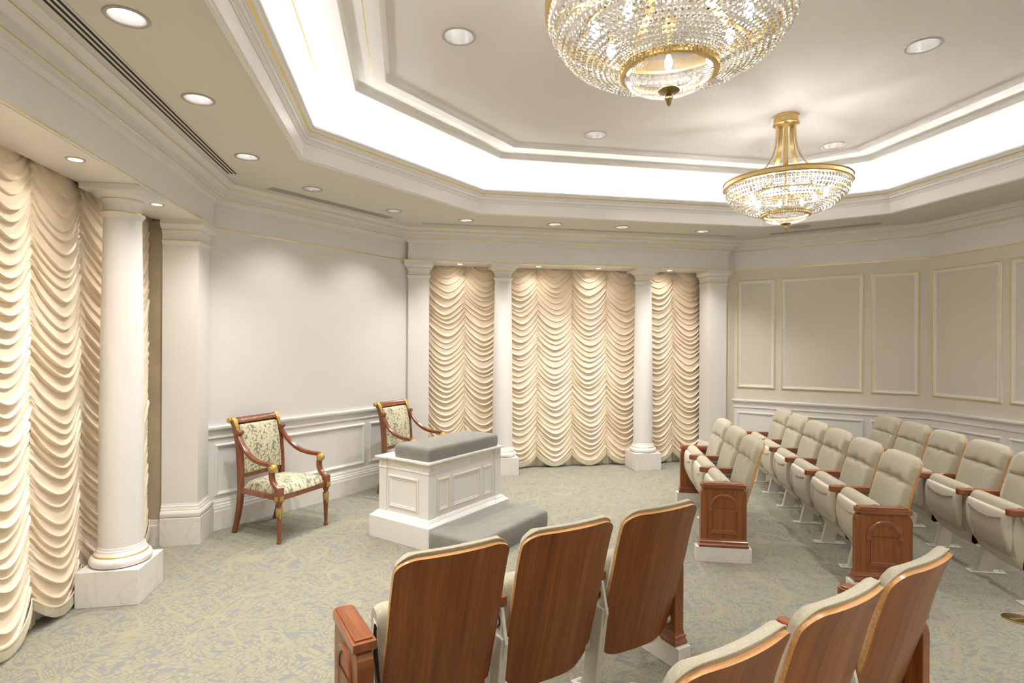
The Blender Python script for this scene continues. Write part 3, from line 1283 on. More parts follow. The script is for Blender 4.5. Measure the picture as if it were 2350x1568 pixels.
def dot(mb, P, a, z, r, h=.004):
    n = 10
    vs = [P(a + r * math.cos(2 * PI * i / n), .0003, z + r * math.sin(2 * PI * i / n)) for i in range(n)]
    vs += [P(a + r * .6 * math.cos(2 * PI * i / n), h, z + r * .6 * math.sin(2 * PI * i / n)) for i in range(n)]
    mb.add(vs, [(i, (i + 1) % n, n + (i + 1) % n, n + i) for i in range(n)] + [tuple(range(n, 2 * n))])


PALEG = mat('pale_gilt_relief', (.82, .73, .49), .4, .3)
zf_ = .629
for P, H in ((front, BX), (sideL, BY), (sideR, BY)):
    def Pp(a, d, z, P=P):
        return P(a, d + .010, z)
    for sg in (-1, 1):
        mb = MB()
        for k in range(8):
            petal(mb, Pp, sg * (H - .044) + .006 * math.cos(k * PI / 4), zf_ + .006 * math.sin(k * PI / 4), k * PI / 4, .021 if k % 2 == 0 else .017, .011)
        dot(mb, Pp, sg * (H - .044), zf_, .005, .006)
        mb.build('rosette', PALEG, altar)
    mb = MB()
    span = H - .115
    nlf = 9 if H > .4 else 4
    for sg in (-1, 1):
        # a stem with paired leaves and berries from the middle ring outwards
        st = (span - .03) / nlf
        for i in range(nlf):
            a = sg * (.030 + st * (i + .3))
            ang = 0 if sg > 0 else PI
            petal(mb, P, a, zf_ + .004, ang + sg * .75, .026, .010)
            petal(mb, P, a, zf_ - .004, ang - sg * .75, .026, .010)
            dot(mb, P, a + sg * .010, zf_ + (.024 if sg < 0 else -.024), .0045)
        mb.add([P(sg * .018, .001, zf_ - .0012), P(sg * span, .001, zf_ - .0012), P(sg * span, .001, zf_ + .0012), P(sg * .018, .001, zf_ + .0012)], [(0, 1, 2, 3)])
        dot(mb, P, sg * (span + .012), zf_, .010)
    dot(mb, P, 0, zf_, .010)
    mb.build('laurel_relief', PALEG, altar)


def pad(mb, x0, x1, y0, y1, z0, z1, r, crown=.0, ne=5.):
    """upholstered box: rounded upper edges and a slightly domed top"""
    nx, ny = 40, 24
    cx_, cy_, hx, hy = (x0 + x1) / 2, (y0 + y1) / 2, (x1 - x0) / 2, (y1 - y0) / 2
    prof = [(0, z0)] + [(0, z0 + (z1 - r - z0) * t) for t in (.25, .5, .75, 1.)]
    prof += [(r * (1 - math.cos(a)), z1 - r + r * math.sin(a)) for a in np.linspace(.25, PI / 2, 6)]
    n = 200
    rings = []
    for ins, z in prof:
        ring = []
        for i in range(n):
            a = 2 * PI * (i + .5) / n
            c, s_ = math.cos(a), math.sin(a)
            k = (abs(c) ** 40 + abs(s_) ** 40) ** (-1 / 40)
            bulge = .006 * math.sin(min(1, max(0, (z - z0) / (z1 - z0))) * PI)
            ring.append((cx_ + (hx - ins + bulge) * c * k, cy_ + (hy - ins + bulge) * s_ * k, z))
        rings.append(ring)
    for kk in (.93, .8, .6, .4, .2, .02):
        ring = []
        ins = r
        for i in range(n):
            a = 2 * PI * (i + .5) / n
            c, s_ = math.cos(a), math.sin(a)
            k = (abs(c) ** 40 + abs(s_) ** 40) ** (-1 / 40)
            ring.append((cx_ + (hx - ins) * c * k * kk, cy_ + (hy - ins) * s_ * k * kk, z1 + crown * (1 - kk * kk)))
        rings.append(ring)
    vs = [p for rg in rings for p in rg]
    mb.grid(vs, len(rings), n, False, True)
    mb.add(rings[-1], [tuple(range(n))])
    mb.add(rings[0], [tuple(range(n))])


mb = MB()
pad(mb, -.472, .472, -.272, .123, .685, .800, .03, .022)
mb.build('cushion', GREYV, altar, smooth=True, ang=60)
kn = thing('kneeling_cushion', 'long low grey velvet kneeling pad on the carpet against the altar front', 'kneeler', altar.location, PI / 4)
mb = MB()
pad(mb, -AX + .002, AX - .05, -AY - .462, -AY - .003, .012, .168, .028, .006)
mb.build('pad', GREYV, kn, smooth=True, ang=60)
mb = MB()
mb.box(-AX + .012, AX - .06, -AY - .452, -AY - .008, 0, .013)
mb.build('base_board', WHITE, kn)


# ------------------------------------------------------------------ leaf brocade pattern
def leaf_pattern(W, H, seed):
    """vines with paired leaves filling a W x H rectangle; returns f(x, y) -> (leaf, rim)"""
    rng = np.random.RandomState(seed)
    leaves, stems = [], []

    def vine(x, y, a, n, bend, depth):
        st = .019
        px, py = x, y
        for i in range(n):
            a += bend + .05 * (rng.rand() - .5)
            qx, qy = px + st * math.cos(a), py + st * math.sin(a)
            stems.append((px, py, qx, qy))
            for sg in (-1, 1):
                la = a + sg * (.75 + .3 * rng.rand())
                ln = .033 * (.9 + .25 * rng.rand())
                cx_, cy_ = qx + math.cos(la) * ln * .62, qy + math.sin(la) * ln * .62
                if abs(cx_) < W * .55 and abs(cy_) < H * .55 and all((cx_ - l[0]) ** 2 + (cy_ - l[1]) ** 2 > .0195 ** 2 for l in leaves):
                    leaves.append((cx_, cy_, la, ln * .52, ln * .31))
            if depth and i % 5 == 2:
                sg = 1 if (i // 5) % 2 else -1
                vine(qx, qy, a + sg * .85, n * 2 // 3, -sg * .11, depth - 1)
            px, py = qx, qy
    vine(0, -H * .5, PI / 2 + .25, int(H / .019) + 2, -.022, 2)
    vine(-W * .36, -H * .5, PI / 2 - .2, int(H / .019), .03, 1)
    vine(W * .38, -H * .5, PI / 2 + .2, int(H / .019), -.03, 1)
    SP = np.array(stems)
    for _ in range(2500):
        x, y = (rng.rand() - .5) * W, (rng.rand() - .5) * H
        if all((x - l[0]) ** 2 + (y - l[1]) ** 2 > .0235 ** 2 for l in leaves):
            i = np.argmin((SP[:, 0] - x) ** 2 + (SP[:, 1] - y) ** 2)
            a = math.atan2(SP[i, 3] - SP[i, 1], SP[i, 2] - SP[i, 0])
            leaves.append((x, y, a + (rng.rand() - .5) * 1.9, .0165, .0104))
    LV, ST = np.array(leaves), np.array(stems)

    def f(x, y):
        x, y = np.asarray(x, float)[:, None], np.asarray(y, float)[:, None]
        dx, dy = x - LV[:, 0], y - LV[:, 1]
        c, s_ = np.cos(LV[:, 2]), np.sin(LV[:, 2])
        u, v = dx * c + dy * s_, -dx * s_ + dy * c
        un = u / LV[:, 3]
        wv = LV[:, 4] * np.clip(1 - un * un, 0.0001, 1) * (1 - .25 * un)
        d = np.where(np.abs(un) < 1, np.abs(v) / wv, 9)
        dm = d.min(1)
        leaf = np.clip((1.06 - dm) / .10, 0, 1)
        rim = np.clip(1 - np.abs(dm - .86) / .2, 0, 1) * .8
        ax, ay, bx, by = ST.T
        ex, ey = bx - ax, by - ay
        tt = np.clip(((x - ax) * ex + (y - ay) * ey) / (ex * ex + ey * ey), 0, 1)
        sd = np.hypot(x - ax - tt * ex, y - ay - tt * ey).min(1)
        st = np.clip((.0036 - sd) / .0016, 0, 1)
        return np.maximum(leaf, st), np.maximum(rim, st * .8)
    return f


def paint(o, uv, f):
    uv = np.array(uv)
    a, b2 = f(uv[:, 0], uv[:, 1])
    at = o.data.color_attributes.new('pattern', 'FLOAT_COLOR', 'POINT')
    at.data.foreach_set('color', np.stack([a, b2, a * 0, a * 0 + 1], 1).ravel().astype(np.float32))


# ------------------------------------------------------------------ armchair
def oval(w, h, n=14):
    return [(w * math.cos(2 * PI * i / n), h * math.sin(2 * PI * i / n)) for i in range(n)]


def rect(w, h, c=.25):
    m = min(w, h) * c
    return [(w, h - m), (w - m, h), (-w + m, h), (-w, h - m), (-w, -h + m), (-w + m, -h), (w - m, -h), (w, -h + m)]


STILE = [(-.572, 0), (-.535, .12), (-.508, .25), (-.497, .38), (-.497, .50), (-.505, .64), (-.522, .78), (-.552, .90), (-.580, .960), (-.604, .982)]


def make_armchair(label, loc, rz):
    t = thing('armchair', label, 'armchair', loc, rz, 'gilt armchairs by the white wall')

    def sx(z):             # half spacing of the back stiles
        return .223 + .012 * max(0, z - .4)
    stl = catmull([(y, z) for y, z in STILE], 44)
    for sg in (-1, 1):
        m = MB()
        m.tube([(sg * sx(z), y, z) for y, z in stl], rect(.021, .023), up=(0, 1, .1), scale=[.8 + .25 * min(1, z / .3) if z < .4 else 1.05 - .18 * (z - .4) for y, z in stl])
        m.build('back_leg', MAHOG, t, smooth=True)
        # gilt leaf on the face of the stile and rosette at the scroll
        m = MB()
        top = [(y, z) for y, z in stl if z > .845]
        m.tube([(sg * sx(z), y + .018, z + .012) for y, z in top], rect(.019, .006), up=(0, 1, .1), scale=[.5 + .5 * min(1, i / 4) for i in range(len(top))])
        m.build('gilt_leaf', LEAF, t, smooth=True)
        m = MB()
        Mx = Matrix.Rotation(PI / 2, 4, 'Y')
        m.lathe([(.001, -.020), (.021, -.018), (.024, -.010), (.024, .010), (.021, .018), (.001, .020)], (sg * .243, -.604, .972), 20, None, Mx, False)
        m.build('rosette', LEAF, t, smooth=True)
        # arm: out of the stile, sweeping down and forward to a scroll
        arm = catmull([(sg * .228, -.512, .853), (sg * .236, -.478, .80), (sg * .247, -.40, .718), (sg * .257, -.30, .662), (sg * .265, -.19, .640), (sg * .270, -.11, .636), (sg * .272, -.072, .628)], 30)
        m = MB()
        m.tube(arm, [(.020, .014), (.014, .017), (.010, .014), (.005, .017), (0, .014), (-.005, .017), (-.010, .014), (-.014, .017), (-.020, .014), (-.020, -.014), (.020, -.014)], scale=[.85 + .2 * i / 29 for i in range(30)])
        m.lathe([(.001, -.024), (.019, -.024), (.021, -.02), (.021, .02), (.019, .024), (.001, .024)], (sg * .230, -.500, .872), 18, None, Mx, False)
        m.build('arm', MAHOG, t, smooth=True)
        m = MB()
        m.lathe([(.001, -.031), (.012, -.031), (.019, -.027), (.022, -.023), (.030, -.022), (.034, -.016), (.034, .016), (.030, .022), (.022, .023), (.019, .027), (.012, .031), (.001, .031)], (sg * .272, -.068, .610), 22, None, Mx, False)
        m.build('arm_scroll', LEAF, t, smooth=True)
        sup = catmull([(sg * .270, -.078, .595), (sg * .269, -.082, .545), (sg * .268, -.070, .500), (sg * .268, -.038, .462), (sg * .268, -.008, .440), (sg * .268, .000, .405)], 24)
        m = MB()
        m.tube(sup, [(.021, .017), (.014, .020), (.010, .017), (.005, .020), (0, .017), (-.005, .020), (-.010, .017), (-.014, .020), (-.021, .017), (-.021, -.017), (.021, -.017)], up=(0, 1, 0), scale=[.92] * 18 + [1.0] * 6)
        m.box(sg * .268 - .026, sg * .268 + .026, -.026, .026, .395, .455)
        m.build('arm_support', MAHOG, t, smooth=True)
        # front leg
        m = MB()
        m.box(sg * .268 - .027, sg * .268 + .027, -.027, .027, .345, .398)

        def flute(a, z):
            return 1 - .10 * max(0, math.cos(8 * a)) if .03 < z < .21 else 1
        m.lathe([(.016, .0), (.019, .008), (.019, .022), (.0135, .030), (.0145, .045), (.0185, .15), (.0225, .245), (.026, .285), (.026, .298), (.018, .304), (.018, .314), (.024, .322), (.027, .335), (.027, .346)],
                (sg * .268, 0, 0), 32, None, None, True, flute)
        m.build('front_leg', MAHOG, t, smooth=True)
        m = MB()
        # gilt lappets: long teeth round the head of the leg
        for k in range(8):
            a = k * PI / 4 + PI / 8
            lo = .205 if k % 2 else .225
            vs = []
            for zz, w in ((.296, .42), (.27, .40), (.245, .33), (lo + .01, .26), (lo, .12)):
                r = .0275 if zz > .28 else .0195 + .0065 * (zz - .2) / .08 + .0022
                for da in (-w, 0, w):
                    vs.append((sg * .268 + r * math.cos(a + da), r * math.sin(a + da), zz))
            m.grid(vs, 5, 3)
        m.build('gilt_collar', LEAF, t, smooth=True)
        m = MB()
        for dx, dy, ax in ((0, .0275, 0), (sg * .0275, 0, 1)):
            for k in range(5):
                h = .019 if k == 0 else .008
                ox = 0 if k == 0 else (.010 if k in (1, 2) else -.010)
                oz = 0 if k == 0 else (.010 if k in (1, 3) else -.010)
                th = .003 if k == 0 else .006
                if ax == 0:
                    m.box(sg * .268 + ox - h, sg * .268 + ox + h, dy - .002, dy + th, .3715 + oz - h, .3715 + oz + h)
                else:
                    x = sg * .268 + dx
                    m.box(min(x, x + sg * th), max(x, x + sg * th), ox - h, ox + h, .3715 + oz - h, .3715 + oz + h)
        m.build('gilt_square', LEAF, t, bevel=.002)
        # side rail
        m = MB()
        m.prism([(-.005, .352), (-.005, .398), (-.495, .398), (-.495, .352)], lambda a, d, b2, sg=sg: (sg * (.268 + (.223 - .268) * (-a / .495)) + d, a, b2), -.014, .014)
        m.build('side_rail', MAHOG, t, bevel=.003)
    m = MB()
    m.box(-.245, .245, -.012, .018, .352, .398)
    m.build('front_rail', MAHOG, t, bevel=.003)
    m = MB()
    m.box(-.205, .205, -.512, -.482, .352, .398)
    m.build('rear_rail', MAHOG, t, bevel=.003)
    # back: lower rail, fluted crest
    m = MB()
    m.prism([(-.485, .478), (-.485, .512), (-.512, .512), (-.512, .478)], lambda a, d, b2: (d, a, b2), -.205, .205)
    m.build('lower_back_rail', MAHOG, t, bevel=.004)
    m = MB()
    crest = catmull([(y, z) for y, z in STILE], 44)
    crest = [(y, z) for y, z in crest if z > .930]
    pts = []
    nx = 130
    ncr = len(crest)
    for i in range(nx):
        x = -.208 + .416 * i / (nx - 1)
        ring = []
        for j, (y, z) in enumerate(crest):
            g = .003 * (1 if (i // 2) % 2 and 1 < j < ncr - 1 else 0)
            ring.append((x, y + .020 - g * .6, z + .012 - g * .6))
        for j, (y, z) in enumerate(reversed(crest)):
            ring.append((x, y - .012, z - .012))
        pts += ring
    m.grid(pts, nx, 2 * ncr, False, True)
    m.build('crest_rail', MAHOG, t)
    # upholstered back panel
    m = MB()
    nu, nv = 84, 100
    zs = [.510 + (.935 - .510) * j / (nv - 1) for j in range(nv)]
    ys = np.interp(zs, [p[1] for p in stl], [p[0] for p in stl])
    pts, uv = [], []
    for i in range(nu):
        u = 2 * i / (nu - 1) - 1
        for j in range(nv):
            v = 2 * j / (nv - 1) - 1
            e = min(1, (1 - abs(u)) / .10) * min(1, (1 - abs(v)) / .07)
            pts.append((u * .200, ys[j] + .006 + .024 * e ** .5 + .010 * (1 - u * u) * (1 - v * v), zs[j]))
            uv.append((u * .200, zs[j] - .72))
    m.grid(pts, nu, nv)
    o = m.build('back_upholstery', BROCADE, t, smooth=True, ang=180)
    paint(o, uv, leaf_pattern(.42, .46, 5))
    m = MB()
    m.grid([(u * .2, ys[j] - .012, zs[j]) for u in (-1, 1) for j in range(nv)], 2, nv)
    m.build('back_lining', BROCADE, t)
    m = MB()
    per = [(-.196, j) for j in range(2, nv - 2, 4)] + [(x, nv - 3) for x in np.linspace(-.196, .196, 20)] + [(.196, j) for j in range(nv - 3, 1, -4)] + [(x, 2) for x in np.linspace(.196, -.196, 20)]
    m.tube([(x, ys[j] + .022, zs[j]) for x, j in per], oval(.003, .003, 6), up=(.3, 1, .2), closed=True)
    m.build('piping', FRINGE, t, smooth=True)
    # seat
    m = MB()
    pts, uv = [], []
    nu, nv = 110, 100
    for i in range(nu):
        u = 2 * i / (nu - 1) - 1
        for j in range(nv):
            v = j / (nv - 1)
            hw = (.262 + (.215 - .262) * v) * (1 if v > .12 else 1 - .10 * (1 - v / .12) ** 2)
            y = .010 - .488 * v
            e = min(1, (1 - abs(u)) / .16) * min(1, v / .11) * min(1, (1 - v) / .12)
            e = math.sin(e * PI / 2)
            pts.append((u * hw, y + .012 * (1 - u * u) * max(0, 1 - v * 6), .396 + .058 * e ** .75 + .036 * (1 - u * u) * math.sin(PI * min(1, v * 1.05)) ** .8))
            uv.append((u * hw, .24 - .488 * v))
    m.grid(pts, nu, nv)
    o = m.build('seat_upholstery', BROCADE, t, smooth=True, ang=180)
    paint(o, uv, leaf_pattern(.56, .52, 9))
    return t


# feet measured on the carpet
def chair_pose(front_mid, ang):
    return (*front_mid, 0), ang


arm1 = make_armchair('gilt mahogany armchair with leaf brocade, standing free by the white wall', (-.880, 5.110, 0), math.atan2(-.57, .82) - PI / 2)
arm2 = make_armchair('gilt mahogany armchair with leaf brocade, half hidden behind the altar', (.275, 6.17, 0), math.atan2(-.62, .785) - PI / 2)


# ------------------------------------------------------------------ theatre seats
SHELL = [(-.215, .150), (-.250, .285), (-.296, .440), (-.338, .580), (-.368, .700), (-.398, .800), (-.430, .882)]
SHP = catmull(SHELL, 200)
SHL = np.array([(p[0], p[1]) for p in SHP])


def shell_at(v):
    x = v * (len(SHL) - 1)
    i = min(int(x), len(SHL) - 2)
    f = x - i
    p = SHL[i] * (1 - f) + SHL[i + 1] * f
    d = SHL[i + 1] - SHL[i]
    d = d / np.hypot(*d)
    return p, d


SHLEN = float(np.hypot(*(SHL[1:] - SHL[:-1]).T).sum())


def rows_rounded(n, length, rt, rb):
    """v positions with more rows near both ends"""
    t = np.linspace(0, 1, n)
    return .5 - .5 * np.cos(t * PI)


def hw_at(v, W, length, rt, rb):
    a = v * length
    if a < rb:
        return W - rb + math.sqrt(max(0, rb * rb - (rb - a) ** 2))
    b2 = (1 - v) * length
    if b2 < rt:
        return W - rt + math.sqrt(max(0, rt * rt - (rt - b2) ** 2))
    return W


def bow(x):
    return .034 * (x / .245) ** 2


def make_seat(label, loc, rz):
    t = thing('theater_seat', label, 'theater seat', loc, rz, 'theater seats facing the altar')
    W = .235
    nu, nv = 25, 44
    vv = rows_rounded(nv, SHLEN, .085, .10)

    def surf(u, v, off, W=W, rt=.085, rb=.13):
        p, d = shell_at(v)
        x = u * hw_at(v, W, SHLEN, rt, rb)
        # off: forward of the rear face
        return (x, p[0] + bow(x) + off * d[1], p[1] - off * d[0])
    m = MB()
    back = [surf(2 * i / (nu - 1) - 1, v, 0) for i in range(nu) for v in vv]
    frontf = [surf(2 * i / (nu - 1) - 1, v, .017) for i in range(nu) for v in vv]
    m.grid(back, nu, nv, mi=0)
    m.grid(frontf, nu, nv, mi=0)
    loop = [(i, 0) for i in range(nu)] + [(nu - 1, j) for j in range(1, nv)] + [(i, nv - 1) for i in range(nu - 2, -1, -1)] + [(0, j) for j in range(nv - 2, 0, -1)]
    rim = []
    for i, j in loop:
        rim += [back[i * nv + j], frontf[i * nv + j]]
    m.grid(rim, len(loop), 2, True, False, mi=1)
    m.build('back_shell', [WOOD, PLY], t, smooth=True, ang=40, recalc=True)
    # upholstered back: closed pillow on the front of the shell, a crease across it
    m = MB()
    v0 = .36
    nu2, nv2 = 27, 50
    vs2 = v0 + (1.0 - v0) * rows_rounded(nv2, 1, 0, 0)
    Lc = SHLEN * (1 - v0)
    fr, bk = [], []
    vcr = .705
    for i in range(nu2):
        u = 2 * i / (nu2 - 1) - 1
        u = math.copysign(abs(u) ** .8, u)
        for v in vs2:
            k = (v - v0) / (1 - v0)
            hw = hw_at(k, .232, Lc, .082, .03)
            x = u * hw
            p, d = shell_at(min(v, 1))
            ed = min((hw - abs(x)) / .055, k * Lc / .05, (1 - k) * Lc / .055)
            ed = max(0, min(1, ed))
            ed = math.sqrt(1 - (1 - ed) ** 2)
            th = .020 + .040 * ed
            if v > vcr:
                s_ = (v - vcr) / (1 - vcr)
                th += .006 * ed * math.sin(PI * s_)
            else:
                s_ = (vcr - v) / (vcr - v0)
                th += .006 * ed * math.sin(PI * s_)
            th -= .014 * ed * math.exp(-((v - vcr) / .014) ** 2)
            for bxx in (-.075, .075):
                th -= .020 * math.exp(-(((x - bxx) / .030) ** 2 + ((v - vcr) / .045) ** 2))
            # extend a little above the shell
            ex = .012 * max(0, (k - .9) / .1)
            fr.append((x, p[0] + bow(x) * .8 + th * d[1] + .002 + ex * d[0], p[1] - th * d[0] + ex * d[1]))
            bk.append((x, p[0] + bow(x) + .0175 * d[1] + ex * d[0], p[1] - .0175 * d[0] + ex * d[1]))
    m.grid(fr, nu2, nv2)
    m.grid(bk, nu2, nv2)
    lp = [(i, 0) for i in range(nu2)] + [(nu2 - 1, j) for j in range(1, nv2)] + [(i, nv2 - 1) for i in range(nu2 - 2, -1, -1)] + [(0, j) for j in range(nv2 - 2, 0, -1)]
    rim = []
    for i, j in lp:
        rim += [bk[i * nv2 + j], fr[i * nv2 + j]]
    m.grid(rim, len(lp), 2, True)
    cu = m.build('back_cushion', FABRIC, t, smooth=True, ang=60, recalc=True)
    m = MB()
    pth = []
    for i, j in lp:
        a, b2 = Vector(bk[i * nv2 + j]), Vector(fr[i * nv2 + j])
        pth.append(a.lerp(b2, .8))
    m.tube(pth, oval(.0032, .0032, 6), up=(.2, 1, .3), closed=True)
    pp = m.build('piping', FABRIC, cu, smooth=True, ang=180)
    # tipped-up seat: plastic pan in front, cushion behind it
    m = MB()
    prof = catmull([(-.075, .556), (-.045, .562), (-.024, .548), (-.014, .48), (-.022, .38), (-.066, .275), (-.128, .190), (-.190, .152), (-.215, .150)], 130)
    nu3 = 61

    def panhw(z):
        if z > .40:
            return .232
        k = (.40 - z) / .25
        return .232 - .062 * k ** 2.4
    pts = []
    for i in range(nu3):
        u = 2 * i / (nu3 - 1) - 1
        for y, z in prof:
            hw = panhw(z)
            x = u * hw
            au = abs(u)
            yo = -.016 * au ** 2.5
            if au > .86:
                yo -= .095 * ((au - .86) / .14) ** 2 * min(1, max(0, (z - .19) / .16))
            # recessed field under a smile-shaped lip
            lipz = .515 - .026 * (1 - min(1, au / .70) ** 2)
            f1 = min(1, max(0, (lipz - z) / .005))
            f2 = min(1, max(0, (.74 - au) / .03))
            f3 = min(1, max(0, (z - .20) / .05))
            yo -= .011 * f1 * f2 * f3
            pts.append((x, y + yo, z))
    m.grid(pts, nu3, 130)
    m.build('seat_pan', PLASTIC, t, smooth=True, ang=50)
    m = MB()
    pr = catmull([(-.060, .300), (-.050, .47), (-.052, .560), (-.070, .600), (-.105, .612), (-.145, .596), (-.163, .55), (-.172, .45), (-.205, .31), (-.20, .24), (-.13, .235), (-.075, .27)], 56)
    nu4 = 27
    pts = []
    for i in range(nu4):
        u = 2 * i / (nu4 - 1) - 1
        u = math.copysign(abs(u) ** .7, u)
        e = max(0, (abs(u) - .82) / .18)
        sh = 1 - .22 * e ** 2.2
        for y, z in pr:
            pts.append((u * (panhw(max(z, .2)) - .010), -.11 + (y + .11) * sh, .43 + (z - .43) * (1 - .07 * e ** 2)))
    m.grid(pts, nu4, 56, False, True)
    m.add(pts[:56], [tuple(range(56))])
    m.add(pts[-56:], [tuple(range(56))[::-1]])
    m.build('seat_cushion', FABRIC, t, smooth=True, ang=60, recalc=True)
    for sg in (-1, 1):
        m = MB()
        m.lathe([(.001, sg * .246), (.026, sg * .246), (.030, sg * .242), (.030, sg * .215), (.001, sg * .212)], (0, -.185, .235), 20, None, Matrix.Rotation(PI / 2, 4, 'Y'), False)
        m.build('hinge_cap', PLASTIC, t, smooth=True)
    return t


def make_arm(label, loc, rz):
    t = thing('armrest', label, 'armrest', loc, rz, 'armrests between theater seats')
    m = MB()
    pl = [(-.027, -.270), (.027, -.270), (.027, -.030), (.020, -.008), (.008, 0), (-.008, 0), (-.020, -.008), (-.027, -.030)]
    m.prism(pl, lambda a, d, b2: (a, b2, d), .556, .600)
    m.build('pad', WOODY, t, bevel=.006, seg=3)
    m = MB()
    m.prism([(-.275, .556), (-.085, .556), (-.105, .50), (-.15, .44), (-.17, .30), (-.27, .30), (-.31, .42)], lambda a, d, b2: (d, a, b2), -.007, .007)
    m.build('side_plate', STEEL, t, bevel=.002)
    m = MB()
    Mx = Matrix.Rotation(PI / 2, 4, 'Y')
    m.lathe([(.001, -.014), (.010, -.013), (.011, -.007), (.011, .007), (.010, .013), (.001, .014)], (0, -.235, .535), 14, None, Mx, False)
    m.lathe([(.001, -.012), (.006, -.011), (.006, .011), (.001, .012)], (0, -.262, .543), 10, None, Mx, False)
    m.build('bolt', GLINT, t, smooth=True)
    m = MB()
    m.prism([(-.235, .008), (-.130, .008), (-.225, .44), (-.298, .44)], lambda a, d, b2: (d, a, b2), -.018, .018)
    m.build('leg', STEEL, t, bevel=.004)
    m = MB()
    m.box(-.034, .034, -.315, -.075, 0, .008)
    ft = m.build('foot_plate', STEEL, t, bevel=.003)
    for sg in (-1, 1):
        m = MB()
        m.tube([(sg * .010, -.236 + .030 * math.cos(a), .500 + .030 * math.sin(a)) for a in np.linspace(0, 2 * PI, 25)[:-1]], oval(.004, .004, 8), up=(1, 0, 0), closed=True)
        m.build('hinge_ring', BLACK, t, smooth=True)
    for y in (-.290, -.098):
        m = MB()
        m.lathe([(.011, .008), (.011, .014), (.007, .018), (.001, .018)], (0, y, 0), 10)
        m.build('bolt', STEEL, ft, smooth=True)
    return t


def make_end(label, loc, rz):
    t = thing('end_panel', label, 'end panel', loc, rz, 'wooden end panels of the seat rows')
    m = MB()
    m.box(-.043, .043, -.365, .040, 0, .110)
    m.build('marble_base', MARBLE, t, bevel=.002)
    m = MB()
    rc = [(-.030, -.330), (.030, -.330), (.030, .005), (-.030, .005), ]
    molding(m, rc, [(.011, .110), (.013, .116), (.013, .128), (.009, .134), (.006, .142), (.010, .148), (.010, .154), (.003, .160), (.001, .172), (0, .174)], True)
    m.add([(-.043, -.343, .111), (.043, -.343, .111), (.043, .018, .111), (-.043, .018, .111)], [(0, 1, 2, 3)])
    m.build('base_molding', WOODY, t)
    m = MB()
    out = [(-.330, .165), (-.330, .505), (-.326, .528), (-.315, .545), (-.300, .556)]
    out += [(a * -1 - .325, b2) for a, b2 in out[::-1]]
    m.prism(out, lambda a, d, b2: (d, a, b2), -.030, .030)
    bd = m.build('panel', WOODP, t, bevel=.003)
    m = MB()
    m.prism([(-.043, -.322), (.043, -.322), (.043, -.022), (.034, -.004), (.015, .004), (-.015, .004), (-.034, -.004), (-.043, -.022)], lambda a, d, b2: (a, b2, d), .557, .590)
    m.box(-.032, .032, -.305, -.015, .590, .597)
    m.build('armrest_cap', WOODY, t, bevel=.005, seg=3)
    for sg in (-1, 1):
        # arched moulding, side grooves and sill on the face
        x = sg * .030
        yc, R0, zs = -.1625, .094, .408
        m = MB()
        arc = [(x, yc + R0 * math.cos(a), zs + R0 * 1.0 * math.sin(a)) for a in np.linspace(0, PI, 30)]
        arc = [(x, yc + R0, zs - .022)] + arc + [(x, yc - R0, zs - .022)]
        m.tube(arc, [(.013, -.001), (.013, .006), (.007, .011), (0, .009), (-.006, .008), (-.013, .004), (-.013, -.001)] if sg > 0 else [(-.013, -.001), (-.013, .006), (-.007, .011), (0, .009), (.006, .008), (.013, .004), (.013, -.001)],
               up=(sg, 0, 0))
        m.build('arch_molding', WOODY, bd, smooth=True, ang=30)
        m = MB()

        def Q(a, d, z, x=x, sg=sg):
            return (x + sg * d, a, z)
        for a0 in (yc - R0 - .010, yc + R0 + .010):
            m.box(min(x, x + sg * .0025), max(x, x + sg * .0025), a0 - .003, a0 + .003, .215, zs - .02)
        rect_frame(m, Q, yc - R0 + .012, yc + R0 - .012, .235, zs, [(0, .0055), (.004, .004), (.010, .001)])
        m.prism([(yc - R0 - .006, .215), (yc + R0 + .006, .215), (yc + R0 - .014, .240), (yc - R0 + .014, .240)], Q, 0, .009)
        m.build('arch_sill', WOODY, bd, bevel=.002)
    m = MB()
    m.prism([(-.250, .008), (-.135, .008), (-.180, .40), (-.275, .54), (-.30, .42)], lambda a, d, b2: (d, a, b2), -.040, -.031)
    return t


ORD = ['first', 'second', 'third', 'fourth', 'fifth', 'sixth', 'seventh']
_seat = _arm = _end = None


def place(kind, label, loc, rz):
    global _seat, _arm, _end
    loc = (float(loc[0]), float(loc[1]), 0)
    src = {'seat': _seat, 'arm': _arm, 'end': _end}[kind]
    if src is None:
        o = {'seat': make_seat, 'arm': make_arm, 'end': make_end}[kind](label, loc, rz)
        if kind == 'seat':
            _seat = o
        elif kind == 'arm':
            _arm = o
        else:
            _end = o
        return o
    return dup(src, loc, rz, label)


